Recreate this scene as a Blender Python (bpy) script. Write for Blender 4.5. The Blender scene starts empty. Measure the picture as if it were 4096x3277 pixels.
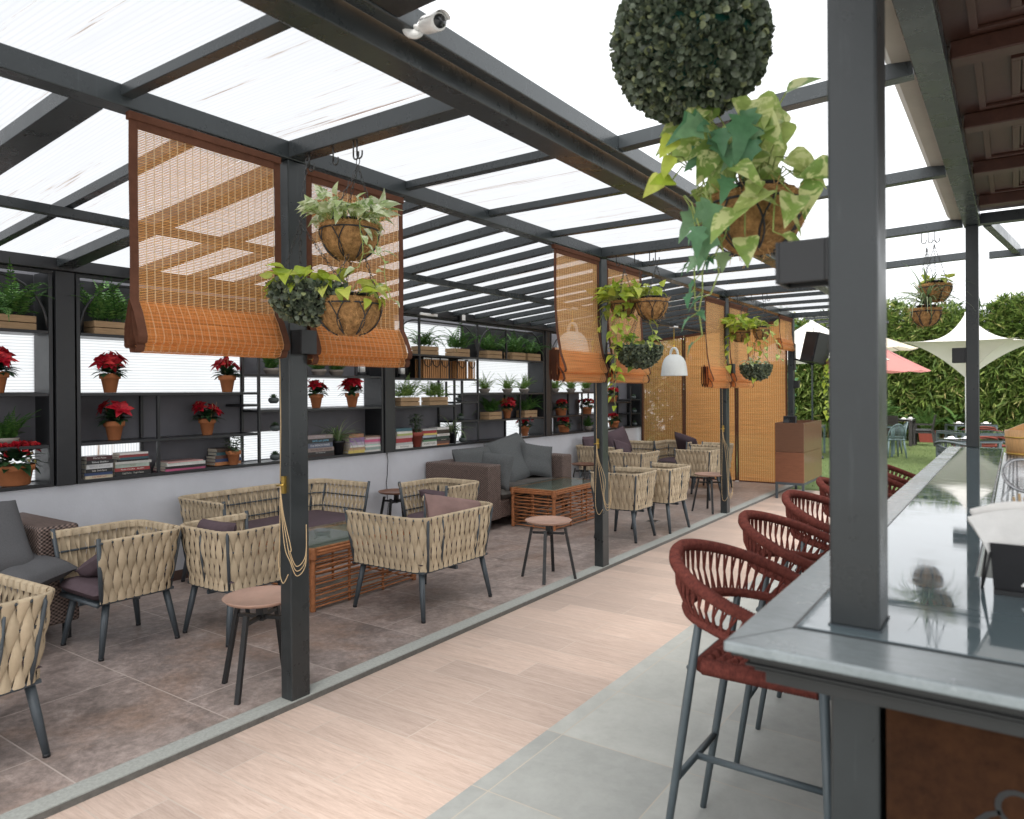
import bpy, bmesh, math, random
from mathutils import Vector as V, Matrix
R=math.radians; PI=math.pi; sin,cos=math.sin,math.cos
rnd=random.Random(7)
SC=bpy.context.scene; COL=SC.collection
# ------------------------------------------------------------------ materials
def nodes(name):
    m=bpy.data.materials.new(name); m.use_nodes=True; nt=m.node_tree; nt.nodes.clear()
    return m,nt
def N(nt,t,**k):
    n=nt.nodes.new(t)
    for a,b in k.items():
        if a.startswith('i_'):
            key=a[2:].replace('_',' ')
            try: n.inputs[key].default_value=b
            except KeyError: n.inputs[int(a[2:])].default_value=b
        else: setattr(n,a,b)
    return n
def L(nt,a,b): nt.links.new(a,b)
def coords(nt,scale=(1,1,1),rot=(0,0,0)):
    t=N(nt,'ShaderNodeTexCoord'); mp=N(nt,'ShaderNodeMapping')
    mp.inputs['Scale'].default_value=scale; mp.inputs['Rotation'].default_value=rot
    L(nt,t.outputs['Object'],mp.inputs['Vector']); return mp.outputs['Vector']
def noise(nt,vec,scale,detail=4,rough=.6,dist=0):
    n=N(nt,'ShaderNodeTexNoise'); n.inputs['Scale'].default_value=scale; n.inputs['Detail'].default_value=detail
    n.inputs['Roughness'].default_value=rough; n.inputs['Distortion'].default_value=dist
    if vec is not None: L(nt,vec,n.inputs['Vector'])
    return n.outputs['Fac']
def ramp(nt,fac,stops):
    r=N(nt,'ShaderNodeValToRGB'); e=r.color_ramp.elements
    while len(e)<len(stops): e.new(.5)
    for k,(p,c) in enumerate(stops): e[k].position=p; e[k].color=(c[0],c[1],c[2],1)
    L(nt,fac,r.inputs['Fac']); return r.outputs['Color']
def mixc(nt,fac,a,b,mode='MIX'):
    m=N(nt,'ShaderNodeMix',data_type='RGBA',blend_type=mode)
    for s,x in ((0,fac),(6,a),(7,b)):
        if isinstance(x,(int,float)): m.inputs[s].default_value=x
        elif isinstance(x,tuple): m.inputs[s].default_value=(x[0],x[1],x[2],1)
        else: L(nt,x,m.inputs[s])
    return m.outputs[2]
def math_(nt,op,a,b=0.):
    m=N(nt,'ShaderNodeMath',operation=op)
    for s,x in ((0,a),(1,b)):
        if isinstance(x,(int,float)): m.inputs[s].default_value=x
        else: L(nt,x,m.inputs[s])
    return m.outputs[0]
def finish(m,nt,sh):
    o=N(nt,'ShaderNodeOutputMaterial'); L(nt,sh,o.inputs['Surface']); return m
def pbsdf(nt,col,rough=.6,metal=0,spec=.5,bump=None,bstr=.3,bdist=.01,**kw):
    p=N(nt,'ShaderNodeBsdfPrincipled')
    if isinstance(col,tuple): p.inputs['Base Color'].default_value=(col[0],col[1],col[2],1)
    else: L(nt,col,p.inputs['Base Color'])
    if isinstance(rough,(int,float)): p.inputs['Roughness'].default_value=rough
    else: L(nt,rough,p.inputs['Roughness'])
    p.inputs['Metallic'].default_value=metal; p.inputs['Specular IOR Level'].default_value=spec
    for k,v in kw.items(): p.inputs[k.replace('_',' ')].default_value=v
    if bump is not None:
        b=N(nt,'ShaderNodeBump'); b.inputs['Strength'].default_value=bstr; b.inputs['Distance'].default_value=bdist
        L(nt,bump,b.inputs['Height']); L(nt,b.outputs[0],p.inputs['Normal'])
    return p.outputs[0]
def mottled(name,c,var=.25,scale=8,rough=.6,spec=.5,metal=0,bs=.15,bd=.003,fine=120,rv=.15,**kw):
    m,nt=nodes(name); v=coords(nt)
    a=noise(nt,v,scale,6,.65); f=noise(nt,v,fine,3)
    lo=tuple(x*(1-var) for x in c); hi=tuple(min(1,x*(1+var)) for x in c)
    col=ramp(nt,a,[(.3,lo),(.7,hi)])
    rr=N(nt,'ShaderNodeMapRange'); rr.inputs['To Min'].default_value=max(.02,rough-rv); rr.inputs['To Max'].default_value=min(1,rough+rv); L(nt,a,rr.inputs['Value'])
    return finish(m,nt,pbsdf(nt,col,rr.outputs[0],metal,spec,f,bs,bd,**kw))
def isl(nt): return N(nt,'ShaderNodeNewGeometry').outputs['Random Per Island']
def leafmat(name,stops,trans=.35,rough=.45,varieg=None,spec=.35):
    m,nt=nodes(name); col=ramp(nt,isl(nt),stops)
    v=coords(nt)
    col=mixc(nt,.35,col,ramp(nt,noise(nt,v,40,3),[(.3,(.45,.45,.45)),(.7,(1.3,1.3,1.3))]),'MULTIPLY')
    if varieg:
        f=ramp(nt,noise(nt,v,varieg[1],3,.6,.6),[(.5,(0,0,0)),(.56,(1,1,1))]); col=mixc(nt,f,col,varieg[0])
    p=pbsdf(nt,col,rough,0,spec); t=N(nt,'ShaderNodeBsdfTranslucent'); L(nt,col,t.inputs['Color'])
    x=N(nt,'ShaderNodeMixShader'); x.inputs[0].default_value=trans; L(nt,p,x.inputs[1]); L(nt,t.outputs[0],x.inputs[2])
    return finish(m,nt,x.outputs[0])
M={}
def paint(name,c,rough,sc=5):
    m,nt=nodes(name); v=coords(nt); a=noise(nt,v,sc,6,.65); b=noise(nt,coords(nt,(26,26,1.6)),1.5,4,.7); d=noise(nt,v,55,5,.75)
    col=ramp(nt,a,[(.3,tuple(x*.82 for x in c)),(.7,tuple(x*1.2 for x in c))])
    col=mixc(nt,ramp(nt,b,[(.60,(0,0,0)),(.75,(.35,.35,.35))]),col,tuple(min(1,x*2.6+.02) for x in c))
    col=mixc(nt,ramp(nt,d,[(.70,(0,0,0)),(.78,(.45,.45,.45))]),col,tuple(min(1,x*3+.04) for x in c))
    return finish(m,nt,pbsdf(nt,col,ramp(nt,a,[(.3,(rough-.08,)*3),(.7,(rough+.12,)*3)]),0,.5,mixc(nt,.5,a,d),.25,.004))
M['post']=paint('post_paint',(.023,.027,.0285),.32)
M['beam']=paint('beam_paint',(.032,.038,.041),.27,4)
M['black']=mottled('black_steel',(.011,.0115,.0125),.2,10,.42,.5)
M['shelf']=mottled('shelf_paint',(.019,.020,.0225),.2,7,.36,.5,0,.15,.001)
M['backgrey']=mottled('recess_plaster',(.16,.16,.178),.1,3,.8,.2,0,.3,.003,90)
M['wall']=mottled('wall_plaster',(.55,.565,.605),.07,2.2,.82,.25,0,.35,.003,70)
M['skirt']=mottled('skirting_tile',(.09,.055,.045),.25,9,.5)
M['rod']=mottled('chair_rod',(.05,.062,.072),.12,12,.42,.5)
M['strap']=mottled('strap_webbing',(.49,.395,.275),.08,14,.75,.2,0,.5,.0012,420)
def strapmat(name,c):
    m,nt=nodes(name); v=coords(nt); k=isl(nt); a=noise(nt,v,9,5,.7)
    col=ramp(nt,k,[(0,tuple(x*.86 for x in c)),(.5,c),(1,tuple(x*1.1 for x in c))]); col=mixc(nt,.7,col,ramp(nt,a,[(.3,(.82,.80,.77)),(.65,(1.05,1.05,1.05))]),'MULTIPLY')
    return finish(m,nt,pbsdf(nt,col,.78,0,.2,noise(nt,v,420,3),.6,.0014))
M['strap']=strapmat('strap_webbing_worn',(.49,.395,.275))
m,nt=nodes('strainer_mesh'); t=N(nt,'ShaderNodeTexCoord'); sp=N(nt,'ShaderNodeSeparateXYZ'); L(nt,t.outputs['Object'],sp.inputs[0])
ck=math_(nt,'MULTIPLY',math_(nt,'SINE',math_(nt,'MULTIPLY',sp.outputs[0],900.)),math_(nt,'SINE',math_(nt,'MULTIPLY',sp.outputs[2],900.)))
x=N(nt,'ShaderNodeMixShader'); L(nt,math_(nt,'GREATER_THAN',ck,-.05),x.inputs[0]); L(nt,pbsdf(nt,(.35,.36,.37),.35,.9),x.inputs[1]); L(nt,N(nt,'ShaderNodeBsdfTransparent').outputs[0],x.inputs[2]); M['mesh']=finish(m,nt,x.outputs[0])
M['mauve']=mottled('mauve_fabric',(.095,.068,.078),.12,9,.9,.15,0,.6,.0015,500)
M['pinkmauve']=mottled('faded_mauve_fabric',(.24,.155,.14),.12,9,.9,.15,0,.6,.0015,500)
M['greyfab']=mottled('grey_heather',(.10,.105,.107),.35,160,.92,.12,0,.6,.002,420)
M['taupe']=mottled('taupe_fabric',(.10,.092,.085),.2,120,.92,.12,0,.5,.002,420)
M['rope']=mottled('rust_rope',(.175,.048,.037),.4,60,.85,.2,0,.9,.003,300)
M['greyrope']=mottled('grey_rope',(.12,.135,.145),.3,60,.85,.2,0,.8,.003,300)
M['stoolleg']=mottled('stool_leg_paint',(.085,.108,.12),.1,12,.4,.5)
M['rattan']=mottled('orange_rattan',(.37,.145,.06),.3,30,.55,.35,0,.5,.002,200)
M['tray']=mottled('copper_tray',(.40,.25,.19),.12,8,.48,.4)
M['browntray']=mottled('brown_tray',(.17,.085,.055),.15,8,.4,.4)
M['terra']=mottled('terracotta',(.44,.165,.07),.12,14,.8,.2,0,.3,.002,150)
M['redpot']=mottled('red_brown_pot',(.24,.055,.04),.12,14,.6,.3)
M['greypot']=mottled('grey_clay_pot',(.27,.24,.215),.12,14,.8,.2)
M['stonepot']=mottled('dark_stone_pot',(.085,.1,.1),.2,20,.6,.3)
M['soil']=mottled('soil',(.04,.028,.02),.4,60,.95,.1,0,1,.006,200)
M['blackplastic']=mottled('black_plastic',(.016,.016,.018),.2,20,.5,.4)
M['white']=mottled('white_enamel',(.78,.78,.77),.03,6,.4,.4)
M['lampwhite']=mottled('lamp_white',(.72,.75,.74),.03,40,.6,.3,0,.4,.001,200)
M['yellow']=mottled('yellow_cord',(.75,.46,.03),.05,10,.6)
M['coir']=mottled('coir_fibre',(.42,.23,.095),.5,38,.97,.08,0,1,.02,130)
M['coirhair']=mottled('coir_hair',(.60,.36,.16),.3,50,.9,.1)
M['wire']=mottled('basket_wire',(.018,.018,.02),.2,20,.5,.5)
M['chain']=mottled('chain_steel',(.06,.06,.06),.2,20,.4,.5,.6)
M['greenrim']=mottled('green_plastic',(.006,.085,.06),.1,12,.45)
M['fabborder']=mottled('brown_binding',(.105,.045,.028),.15,20,.9,.12,0,.6,.002,260)
M['cord']=mottled('beige_cord',(.5,.36,.2),.15,60,.85)
M['cushdark']=mottled('dark_wicker_cushion',(.085,.085,.09),.15,100,.9)
M['leather']=mottled('dark_strap',(.03,.016,.012),.2,30,.6)
M['paper']=mottled('book_pages',(.62,.57,.48),.08,120,.9,.1)
M['napkin']=mottled('white_napkin',(.88,.86,.83),.04,30,.9,.1,0,.3,.003,60)
M['wood_light']=mottled('pale_bamboo_stick',(.55,.38,.2),.15,30,.7)
M['steel']=mottled('brushed_steel',(.5,.51,.52),.08,20,.3,.5,.9)
M['redplastic']=mottled('red_plastic',(.6,.03,.035),.06,20,.4)
M['brass']=mottled('brass_band',(.6,.4,.1),.1,20,.35,.5,.9)
M['teal']=mottled('teal_grey_plastic',(.12,.175,.18),.1,9,.45)
M['tile_plate']=mottled('porcelain',(.75,.76,.78),.03,20,.25)
M['redcloth']=mottled('pink_red_canopy',(.62,.16,.15),.08,3,.85,.15,Subsurface_Weight=0)
M['cream']=mottled('cream_canopy',(.66,.58,.46),.06,2,.9,.12)
M['gutter']=mottled('beige_sheet',(.42,.39,.33),.12,3,.7,.3)
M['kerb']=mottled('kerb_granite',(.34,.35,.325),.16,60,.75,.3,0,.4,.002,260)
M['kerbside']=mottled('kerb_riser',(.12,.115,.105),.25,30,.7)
M['concrete']=mottled('pale_concrete',(.42,.41,.39),.12,1.5,.9,.2,0,.3,.01,20)
M['slate']=None
# canopies that let light through
def cloth(name,c,tr):
    m,nt=nodes(name); v=coords(nt); col=ramp(nt,noise(nt,v,2.5,5),[(.3,tuple(x*.93 for x in c)),(.7,c)])
    p=pbsdf(nt,col,.9,0,.1,noise(nt,v,60,3),.2,.004); t=N(nt,'ShaderNodeBsdfTranslucent'); L(nt,col,t.inputs['Color'])
    x=N(nt,'ShaderNodeMixShader'); x.inputs[0].default_value=tr; L(nt,p,x.inputs[1]); L(nt,t.outputs[0],x.inputs[2]); return finish(m,nt,x.outputs[0])
M['sail']=cloth('white_sail',(.8,.77,.72),.22); M['redumb']=cloth('coral_canvas',(.70,.30,.28),.45); M['creamumb']=cloth('cream_canvas',(.72,.63,.5),.35)
# polycarbonate
def poly(name,axis,freq,transp,dark,tint=(.93,.94,.95)):
    m,nt=nodes(name); t=N(nt,'ShaderNodeTexCoord'); s=N(nt,'ShaderNodeSeparateXYZ'); L(nt,t.outputs['Object'],s.inputs[0])
    w=math_(nt,'SINE',math_(nt,'MULTIPLY',s.outputs[axis],freq*2*PI))
    w=math_(nt,'GREATER_THAN',w,.55)
    st=ramp(nt,noise(nt,coords(nt,(.6,6,.6) if axis==1 else (1,1,1)),3,6,.7),[(.3,(.93,.93,.93)),(.65,(1,1,1))])
    base=mixc(nt,1.,tint,st,'MULTIPLY')
    if axis==1:   # dirt streaks that run along the ribs
        d=ramp(nt,noise(nt,coords(nt,(.55,22,.5)),1.1,5,.75),[(.60,(1,1,1)),(.625,(.74,.62,.53)),(.68,(.30,.18,.13))])
        base=mixc(nt,.85,base,d,'MULTIPLY')
    col=mixc(nt,w,base,tuple(x*dark for x in tint))
    tl=N(nt,'ShaderNodeBsdfTranslucent'); L(nt,col,tl.inputs['Color'])
    tp=N(nt,'ShaderNodeBsdfTransparent'); L(nt,col,tp.inputs['Color'])
    x=N(nt,'ShaderNodeMixShader'); x.inputs[0].default_value=transp; L(nt,tl.outputs[0],x.inputs[1]); L(nt,tp.outputs[0],x.inputs[2])
    g=N(nt,'ShaderNodeBsdfGlossy'); g.inputs['Roughness'].default_value=.35; y=N(nt,'ShaderNodeMixShader'); y.inputs[0].default_value=.03
    L(nt,x.outputs[0],y.inputs[1]); L(nt,g.outputs[0],y.inputs[2]); return finish(m,nt,y.outputs[0])
M['roof']=poly('roof_polycarbonate',1,42,.6,.91,(.47,.475,.485))
M['pane']=poly('pane_polycarbonate',2,42,.12,.74)
M['paneV']=poly('pane_polycarbonate_vertical',1,42.001,.12,.74)
# glass
def glass(name,tint,gl=.12,rough=.02):
    m,nt=nodes(name); fr=N(nt,'ShaderNodeFresnel'); fr.inputs['IOR'].default_value=1.5
    tp=N(nt,'ShaderNodeBsdfTransparent'); tp.inputs['Color'].default_value=(*tint,1)
    g=N(nt,'ShaderNodeBsdfGlossy'); g.inputs['Roughness'].default_value=rough
    x=N(nt,'ShaderNodeMixShader'); bf=N(nt,'ShaderNodeNewGeometry'); L(nt,math_(nt,'MULTIPLY',fr.outputs[0],math_(nt,'SUBTRACT',1.,bf.outputs['Backfacing'])),x.inputs[0]); L(nt,tp.outputs[0],x.inputs[1]); L(nt,g.outputs[0],x.inputs[2]); return finish(m,nt,x.outputs[0])
M['glass']=glass('clear_glass',(.80,.87,.84)); M['thinglass']=glass('drinking_glass',(.93,.95,.95))
m,nt=nodes('dark_glass'); M['darkglass']=finish(m,nt,pbsdf(nt,ramp(nt,noise(nt,coords(nt),9,3),[(.3,(.012,.013,.014)),(.7,(.022,.024,.026))]),.05))
# bar top glass : dark glossy sheet with faint smears
m,nt=nodes('bar_glass'); v=coords(nt); rg=ramp(nt,noise(nt,coords(nt,(1,3,1)),5,6,.7,1.),[(.4,(.02,)*3),(.75,(.12,)*3)])
M['barglass']=finish(m,nt,pbsdf(nt,(.12,.16,.175),rg,0,.5,IOR=1.9))
m,nt=nodes('bar_slate'); v=coords(nt); n1=noise(nt,v,3.5,7,.7); n2=noise(nt,coords(nt,(1,4,1)),30,5,.7)
col=mixc(nt,.35,ramp(nt,n1,[(.3,(.19,.22,.225)),(.7,(.32,.355,.365))]),ramp(nt,n2,[(.3,(.10,.12,.125)),(.75,(.33,.37,.38))]))
M['slate']=finish(m,nt,pbsdf(nt,col,ramp(nt,n1,[(.3,(.16,)*3),(.7,(.32,)*3)]),0,.8,n2,.12,.002))
M['mould']=mottled('bar_moulding_paint',(.024,.025,.0245),.15,10,.45,.4)  # bar body paint, colour darkened to hold the shade below the top
# rusty panels, colour darkened to hold the shade on the bar front
m,nt=nodes('rusted_panel'); v=coords(nt); a=noise(nt,v,4,8,.7,.5); b=noise(nt,v,35,5,.7)
col=mixc(nt,.45,ramp(nt,a,[(.25,(.014,.006,.0035)),(.5,(.036,.014,.006)),(.75,(.075,.03,.012))]),ramp(nt,b,[(.3,(.012,.006,.004)),(.75,(.06,.027,.012))]))
M['rust']=finish(m,nt,pbsdf(nt,col,.88,0,.12,b,.3,.003))
# planks / tiles
def bricks(name,rot,bw,rh,cols,mortar,msize,grain=None,bump=.25,rough=.5,offset=.5,spec=.4,extra=None):
    m,nt=nodes(name); v=coords(nt,(1,1,1),(0,0,rot))
    br=N(nt,'ShaderNodeTexBrick'); br.offset=offset; L(nt,v,br.inputs['Vector'])
    for k,x in (('Scale',1.),('Mortar Size',msize),('Mortar Smooth',.2),('Bias',0.),('Brick Width',bw),('Row Height',rh)): br.inputs[k].default_value=x
    br.inputs['Color1'].default_value=(.0,.0,.0,1); br.inputs['Color2'].default_value=(1,1,1,1); br.inputs['Mortar'].default_value=(.5,.5,.5,1)
    bw_=N(nt,'ShaderNodeRGBToBW'); L(nt,br.outputs['Color'],bw_.inputs[0])
    # per-tile shift of the pattern
    vm=N(nt,'ShaderNodeVectorMath',operation='MULTIPLY_ADD'); L(nt,br.outputs['Color'],vm.inputs[0]); vm.inputs[1].default_value=(7.3,3.1,5.7); L(nt,v,vm.inputs[2])
    if grain:
        mp=N(nt,'ShaderNodeMapping'); mp.inputs['Scale'].default_value=grain; L(nt,vm.outputs[0],mp.inputs[0]); gv=mp.outputs[0]
    else: gv=vm.outputs[0]
    n1=noise(nt,gv,3.2,8,.72,.8); n2=noise(nt,gv,14,6,.7,.4)
    f=math_(nt,'ADD',math_(nt,'MULTIPLY',n1,.65),math_(nt,'MULTIPLY',n2,.35))
    col=ramp(nt,f,cols)
    col=mixc(nt,.5,col,ramp(nt,bw_.outputs[0],[(0,(.70,.70,.71)),(1,(1.2,1.17,1.15))]),'MULTIPLY')
    if extra: col=extra(nt,v,col)
    col=mixc(nt,br.outputs['Fac'],col,mortar)
    h=math_(nt,'SUBTRACT',math_(nt,'MULTIPLY',n2,.35),br.outputs['Fac'])
    rr=ramp(nt,n1,[(.3,(rough-.1,)*3),(.7,(rough+.12,)*3)])
    return finish(m,nt,pbsdf(nt,col,rr,0,spec,h,bump,.003))
def rusty(nt,v,col):
    f=ramp(nt,noise(nt,v,1.1,6,.7,.6),[(.5,(0,0,0)),(.68,(.55,.55,.55))]); col=mixc(nt,f,col,(.34,.215,.15))
    f2=ramp(nt,noise(nt,v,1.7,7,.75,.3),[(.55,(0,0,0)),(.75,(.5,.5,.5))]); col=mixc(nt,f2,col,(.44,.40,.375)); f3=ramp(nt,noise(nt,v,26,7,.8),[(.42,(.72,.72,.72)),(.62,(1.15,1.15,1.15))]); return mixc(nt,.8,col,f3,'MULTIPLY')
M['tile']=bricks('lounge_tile',0,1.2,.72,[(.28,(.13,.108,.098)),(.44,(.255,.208,.187)),(.56,(.38,.31,.28)),(.72,(.56,.48,.44))],(.46,.39,.35),.004,None,.3,.40,extra=rusty)
def rings(nt,v,col):
    w=N(nt,'ShaderNodeTexWave',wave_type='BANDS',bands_direction='Y'); w.inputs['Scale'].default_value=9; w.inputs['Distortion'].default_value=14; w.inputs['Detail'].default_value=3; w.inputs['Detail Scale'].default_value=1.3
    mp=N(nt,'ShaderNodeMapping'); mp.inputs['Scale'].default_value=(.35,1.6,1); L(nt,v,mp.inputs[0]); L(nt,mp.outputs[0],w.inputs['Vector'])
    k=ramp(nt,w.outputs['Fac'],[(.25,(.84,.81,.79)),(.6,(1.04,1.03,1.02))]); m2=ramp(nt,noise(nt,v,1.3,3),[(.4,(0,0,0)),(.62,(.8,.8,.8))]); c=mixc(nt,m2,col,mixc(nt,1.,col,k,'MULTIPLY'))
    g=ramp(nt,noise(nt,v,.8,5,.7,.5),[(.47,(0,0,0)),(.62,(.65,.65,.65))]); return mixc(nt,g,c,(.36,.315,.285))
M['plank']=bricks('wood_look_tile',0,1.2,.232,[(.26,(.31,.228,.187)),(.42,(.43,.328,.272)),(.56,(.53,.415,.35)),(.74,(.60,.515,.455))],(.50,.42,.36),.0032,(1.3,15,1),.35,.45,.37)
M['greytile']=bricks('grey_stone_tile',0,.6,.6,[(.25,(.27,.28,.265)),(.5,(.35,.36,.34)),(.75,(.42,.43,.41))],(.42,.37,.31),.003,None,.3,.6,.0)
m,nt=nodes('lawn_turf'); v=coords(nt); a=noise(nt,v,.9,5,.7); b=noise(nt,v,55,4,.8); c2=noise(nt,v,220,2,.8)
col=mixc(nt,.5,ramp(nt,a,[(.3,(.115,.175,.06)),(.7,(.21,.28,.105))]),ramp(nt,b,[(.3,(.07,.115,.035)),(.7,(.28,.35,.15))]))
M['lawn']=finish(m,nt,pbsdf(nt,col,.9,0,.15,c2,1.,.03))
# woods
def wood(name,c,axis=(1,1,1),rough=.55,sc=6,var=.4,bs=.25):
    m,nt=nodes(name); v=coords(nt,axis); a=noise(nt,v,sc,8,.7,1.2); b=noise(nt,v,sc*6,4,.7)
    f=math_(nt,'ADD',math_(nt,'MULTIPLY',a,.7),math_(nt,'MULTIPLY',b,.3))
    col=ramp(nt,f,[(.3,tuple(x*(1-var) for x in c)),(.55,c),(.72,tuple(x*(1+var*.6) for x in c))])
    return finish(m,nt,pbsdf(nt,col,rough,0,.35,b,bs,.002))
M['crate']=wood('crate_pine',(.40,.265,.15),(8,1,8),.8,5,.3)
M['slatwood']=wood('lantern_slat',(.44,.22,.09),(8,8,1),.6,5,.35)
M['cabfront']=wood('cabinet_brown',(.13,.062,.036),(1,1,9),.32,8,.3,.3)
M['cabred']=wood('cabinet_red_brown',(.19,.075,.04),(1,1,9),.34,7,.4,.5)
M['cabside']=wood('cabinet_side',(.16,.09,.052),(1,1,.3),.16,8,.25,.1)
M['ceilwood']=wood('carved_ceiling_board',(.065,.026,.017),(1,9,1),.45,7,.4,.5)
M['bucketwood']=wood('cypress_bucket',(.74,.42,.18),(9,9,1),.35,4,.25,.1)
# wicker weave
def weave(name,c1,c2,s):
    m,nt=nodes(name); t=N(nt,'ShaderNodeTexCoord'); sp=N(nt,'ShaderNodeSeparateXYZ'); L(nt,t.outputs['Object'],sp.inputs[0])
    h=math_(nt,'ADD',sp.outputs[0],sp.outputs[1])
    a=math_(nt,'SINE',math_(nt,'MULTIPLY',h,s*2*PI)); b=math_(nt,'SINE',math_(nt,'MULTIPLY',sp.outputs[2],s*1.35*PI*2))
    w=math_(nt,'MULTIPLY',a,b); k=math_(nt,'ADD',math_(nt,'MULTIPLY',w,.5),.5)
    n=noise(nt,coords(nt),30,4); f=math_(nt,'ADD',math_(nt,'MULTIPLY',k,.6),math_(nt,'MULTIPLY',n,.4))
    col=ramp(nt,f,[(.25,c1),(.75,c2)]); return finish(m,nt,pbsdf(nt,col,.5,0,.4,k,.9,.006))
M['wicker']=weave('brown_wicker',(.012,.008,.007),(.24,.17,.145),30)
M['wicker2']=weave('dark_grey_wicker',(.012,.011,.011),(.06,.055,.052),60)
# bamboo blind : thin slats with gaps, stitched by vertical threads
def blind(name,axis,gap,slat=(.50,.215,.07),pitch=135,thick=True):
    m,nt=nodes(name); t=N(nt,'ShaderNodeTexCoord'); sp=N(nt,'ShaderNodeSeparateXYZ'); L(nt,t.outputs['Object'],sp.inputs[0])
    fr=math_(nt,'FRACT',math_(nt,'MULTIPLY',sp.outputs[2],pitch)); hole=math_(nt,'LESS_THAN',fr,gap)
    th=math_(nt,'FRACT',math_(nt,'MULTIPLY',sp.outputs[axis],27.)); thr=math_(nt,'LESS_THAN',th,.13)
    sc=[1,1,1]; sc[axis]=1.; sc[2]=95; sc[1-axis]=1
    n=noise(nt,coords(nt,tuple(sc)),1.6,3,.7); n2=noise(nt,coords(nt,(1.5,1.5,70)),1.,3,.7)
    f=math_(nt,'ADD',math_(nt,'MULTIPLY',n,.5),math_(nt,'MULTIPLY',n2,.5))
    col=ramp(nt,f,[(.3,tuple(x*.55 for x in slat)),(.5,slat),(.7,(min(1,slat[0]*1.4),slat[1]*1.55,slat[2]*1.7))])
    ed=math_(nt,'ABSOLUTE',math_(nt,'SUBTRACT',math_(nt,'FRACT',math_(nt,'MULTIPLY',sp.outputs[2],pitch/2.)),.5)); col=mixc(nt,1.,col,ramp(nt,ed,[(.0,(.62,.58,.55)),(.2,(1.08,1.08,1.08))]),'MULTIPLY')  # shading along the slat edges painted in as darker bands
    col=mixc(nt,math_(nt,'MULTIPLY',thr,.72),col,(.88,.66,.40))
    hole=math_(nt,'MULTIPLY',hole,math_(nt,'SUBTRACT',1.,math_(nt,'MULTIPLY',thr,.8)))
    d=pbsdf(nt,col,.6,0,.25); tl=N(nt,'ShaderNodeBsdfTranslucent'); L(nt,col,tl.inputs['Color'])
    x=N(nt,'ShaderNodeMixShader'); x.inputs[0].default_value=.6; L(nt,d,x.inputs[1]); L(nt,tl.outputs[0],x.inputs[2])
    tp=N(nt,'ShaderNodeBsdfTransparent'); y=N(nt,'ShaderNodeMixShader'); L(nt,hole,y.inputs[0]); L(nt,x.outputs[0],y.inputs[1]); L(nt,tp.outputs[0],y.inputs[2])
    return finish(m,nt,y.outputs[0])
M['blind']=blind('bamboo_slats',1,.38,(.74,.345,.115)); M['blind2']=blind('bamboo_slats_fine',1,.30,(.84,.42,.155)); M['blindX']=blind('bamboo_screen',0,.07,(.66,.28,.09),130); M['blindXopen']=blind('bamboo_screen_open',0,.26,(.58,.26,.09),110)
M['reed']=blind('reed_mat',2,.3,(.5,.33,.2))
# foliage
M['pothos']=leafmat('pothos_lime',[(0,(.28,.40,.04)),(.5,(.46,.56,.07)),(.85,(.60,.64,.14)),(1,(.16,.27,.05))],.4,.35)
M['pothosvar']=leafmat('pothos_cream',[(0,(.34,.47,.14)),(.5,(.56,.63,.36)),(1,(.19,.32,.08))],.4,.35,((.72,.76,.56),26))
M['pothosgold']=leafmat('pothos_gold',[(0,(.15,.27,.05)),(.5,(.25,.38,.07)),(1,(.42,.52,.11))],.38,.35,((.58,.63,.22),24))
M['pothosnear']=leafmat('pothos_pale',[(0,(.20,.33,.07)),(.5,(.33,.46,.12)),(1,(.50,.58,.19))],.4,.35,((.66,.70,.32),22))
M['ivy']=leafmat('ivy_leaf',[(0,(.05,.16,.07)),(.6,(.11,.25,.12)),(.88,(.17,.30,.15)),(1,(.36,.30,.15))],.25,.4)
M['stem']=mottled('plant_stem',(.27,.33,.09),.2,30,.6)
M['box']=leafmat('boxwood_leaf',[(0,(.05,.065,.042)),(.5,(.105,.135,.085)),(.85,(.18,.215,.15)),(1,(.30,.33,.14))],.22,.4,spec=.5)
M['fern']=leafmat('fern_leaf',[(0,(.04,.12,.025)),(.6,(.075,.18,.038)),(1,(.13,.25,.06))],.3,.5)
M['fernpale']=leafmat('pale_fern_leaf',[(0,(.14,.26,.06)),(.6,(.22,.36,.09)),(1,(.32,.44,.13))],.4,.5)
M['darkleaf']=leafmat('dark_leaf',[(0,(.015,.045,.02)),(.6,(.03,.08,.03)),(1,(.06,.12,.045))],.15,.4)
M['berry']=leafmat('berry',[(0,(.35,.30,.08)),(1,(.5,.5,.18))],.1,.5)
M['red']=leafmat('poinsettia_red',[(0,(.34,.004,.014)),(.6,(.52,.012,.03)),(1,(.62,.05,.05))],.22,.5)
M['spider']=leafmat('spider_leaf',[(0,(.12,.20,.075)),(.6,(.22,.31,.14)),(1,(.45,.50,.32))],.3,.45)
M['succ']=leafmat('succulent',[(0,(.05,.10,.05)),(1,(.13,.20,.10))],.1,.5)
M['sage']=leafmat('sage_leaf',[(0,(.06,.10,.05)),(1,(.13,.18,.10))],.2,.6)
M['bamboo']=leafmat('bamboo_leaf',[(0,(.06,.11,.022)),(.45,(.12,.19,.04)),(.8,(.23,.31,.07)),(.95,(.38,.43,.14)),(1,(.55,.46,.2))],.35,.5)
M['bamboodark']=leafmat('bamboo_shaded_leaf',[(0,(.022,.05,.014)),(1,(.06,.105,.03))],.25,.6)  # darker copy of the leaf, hedge interior shade put into its colour
M['culm']=mottled('bamboo_culm',(.30,.2,.085),.4,6,.6)
M['palm']=leafmat('palm_leaf',[(0,(.05,.12,.03)),(1,(.14,.24,.07))],.3,.45)
BM={}
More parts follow.
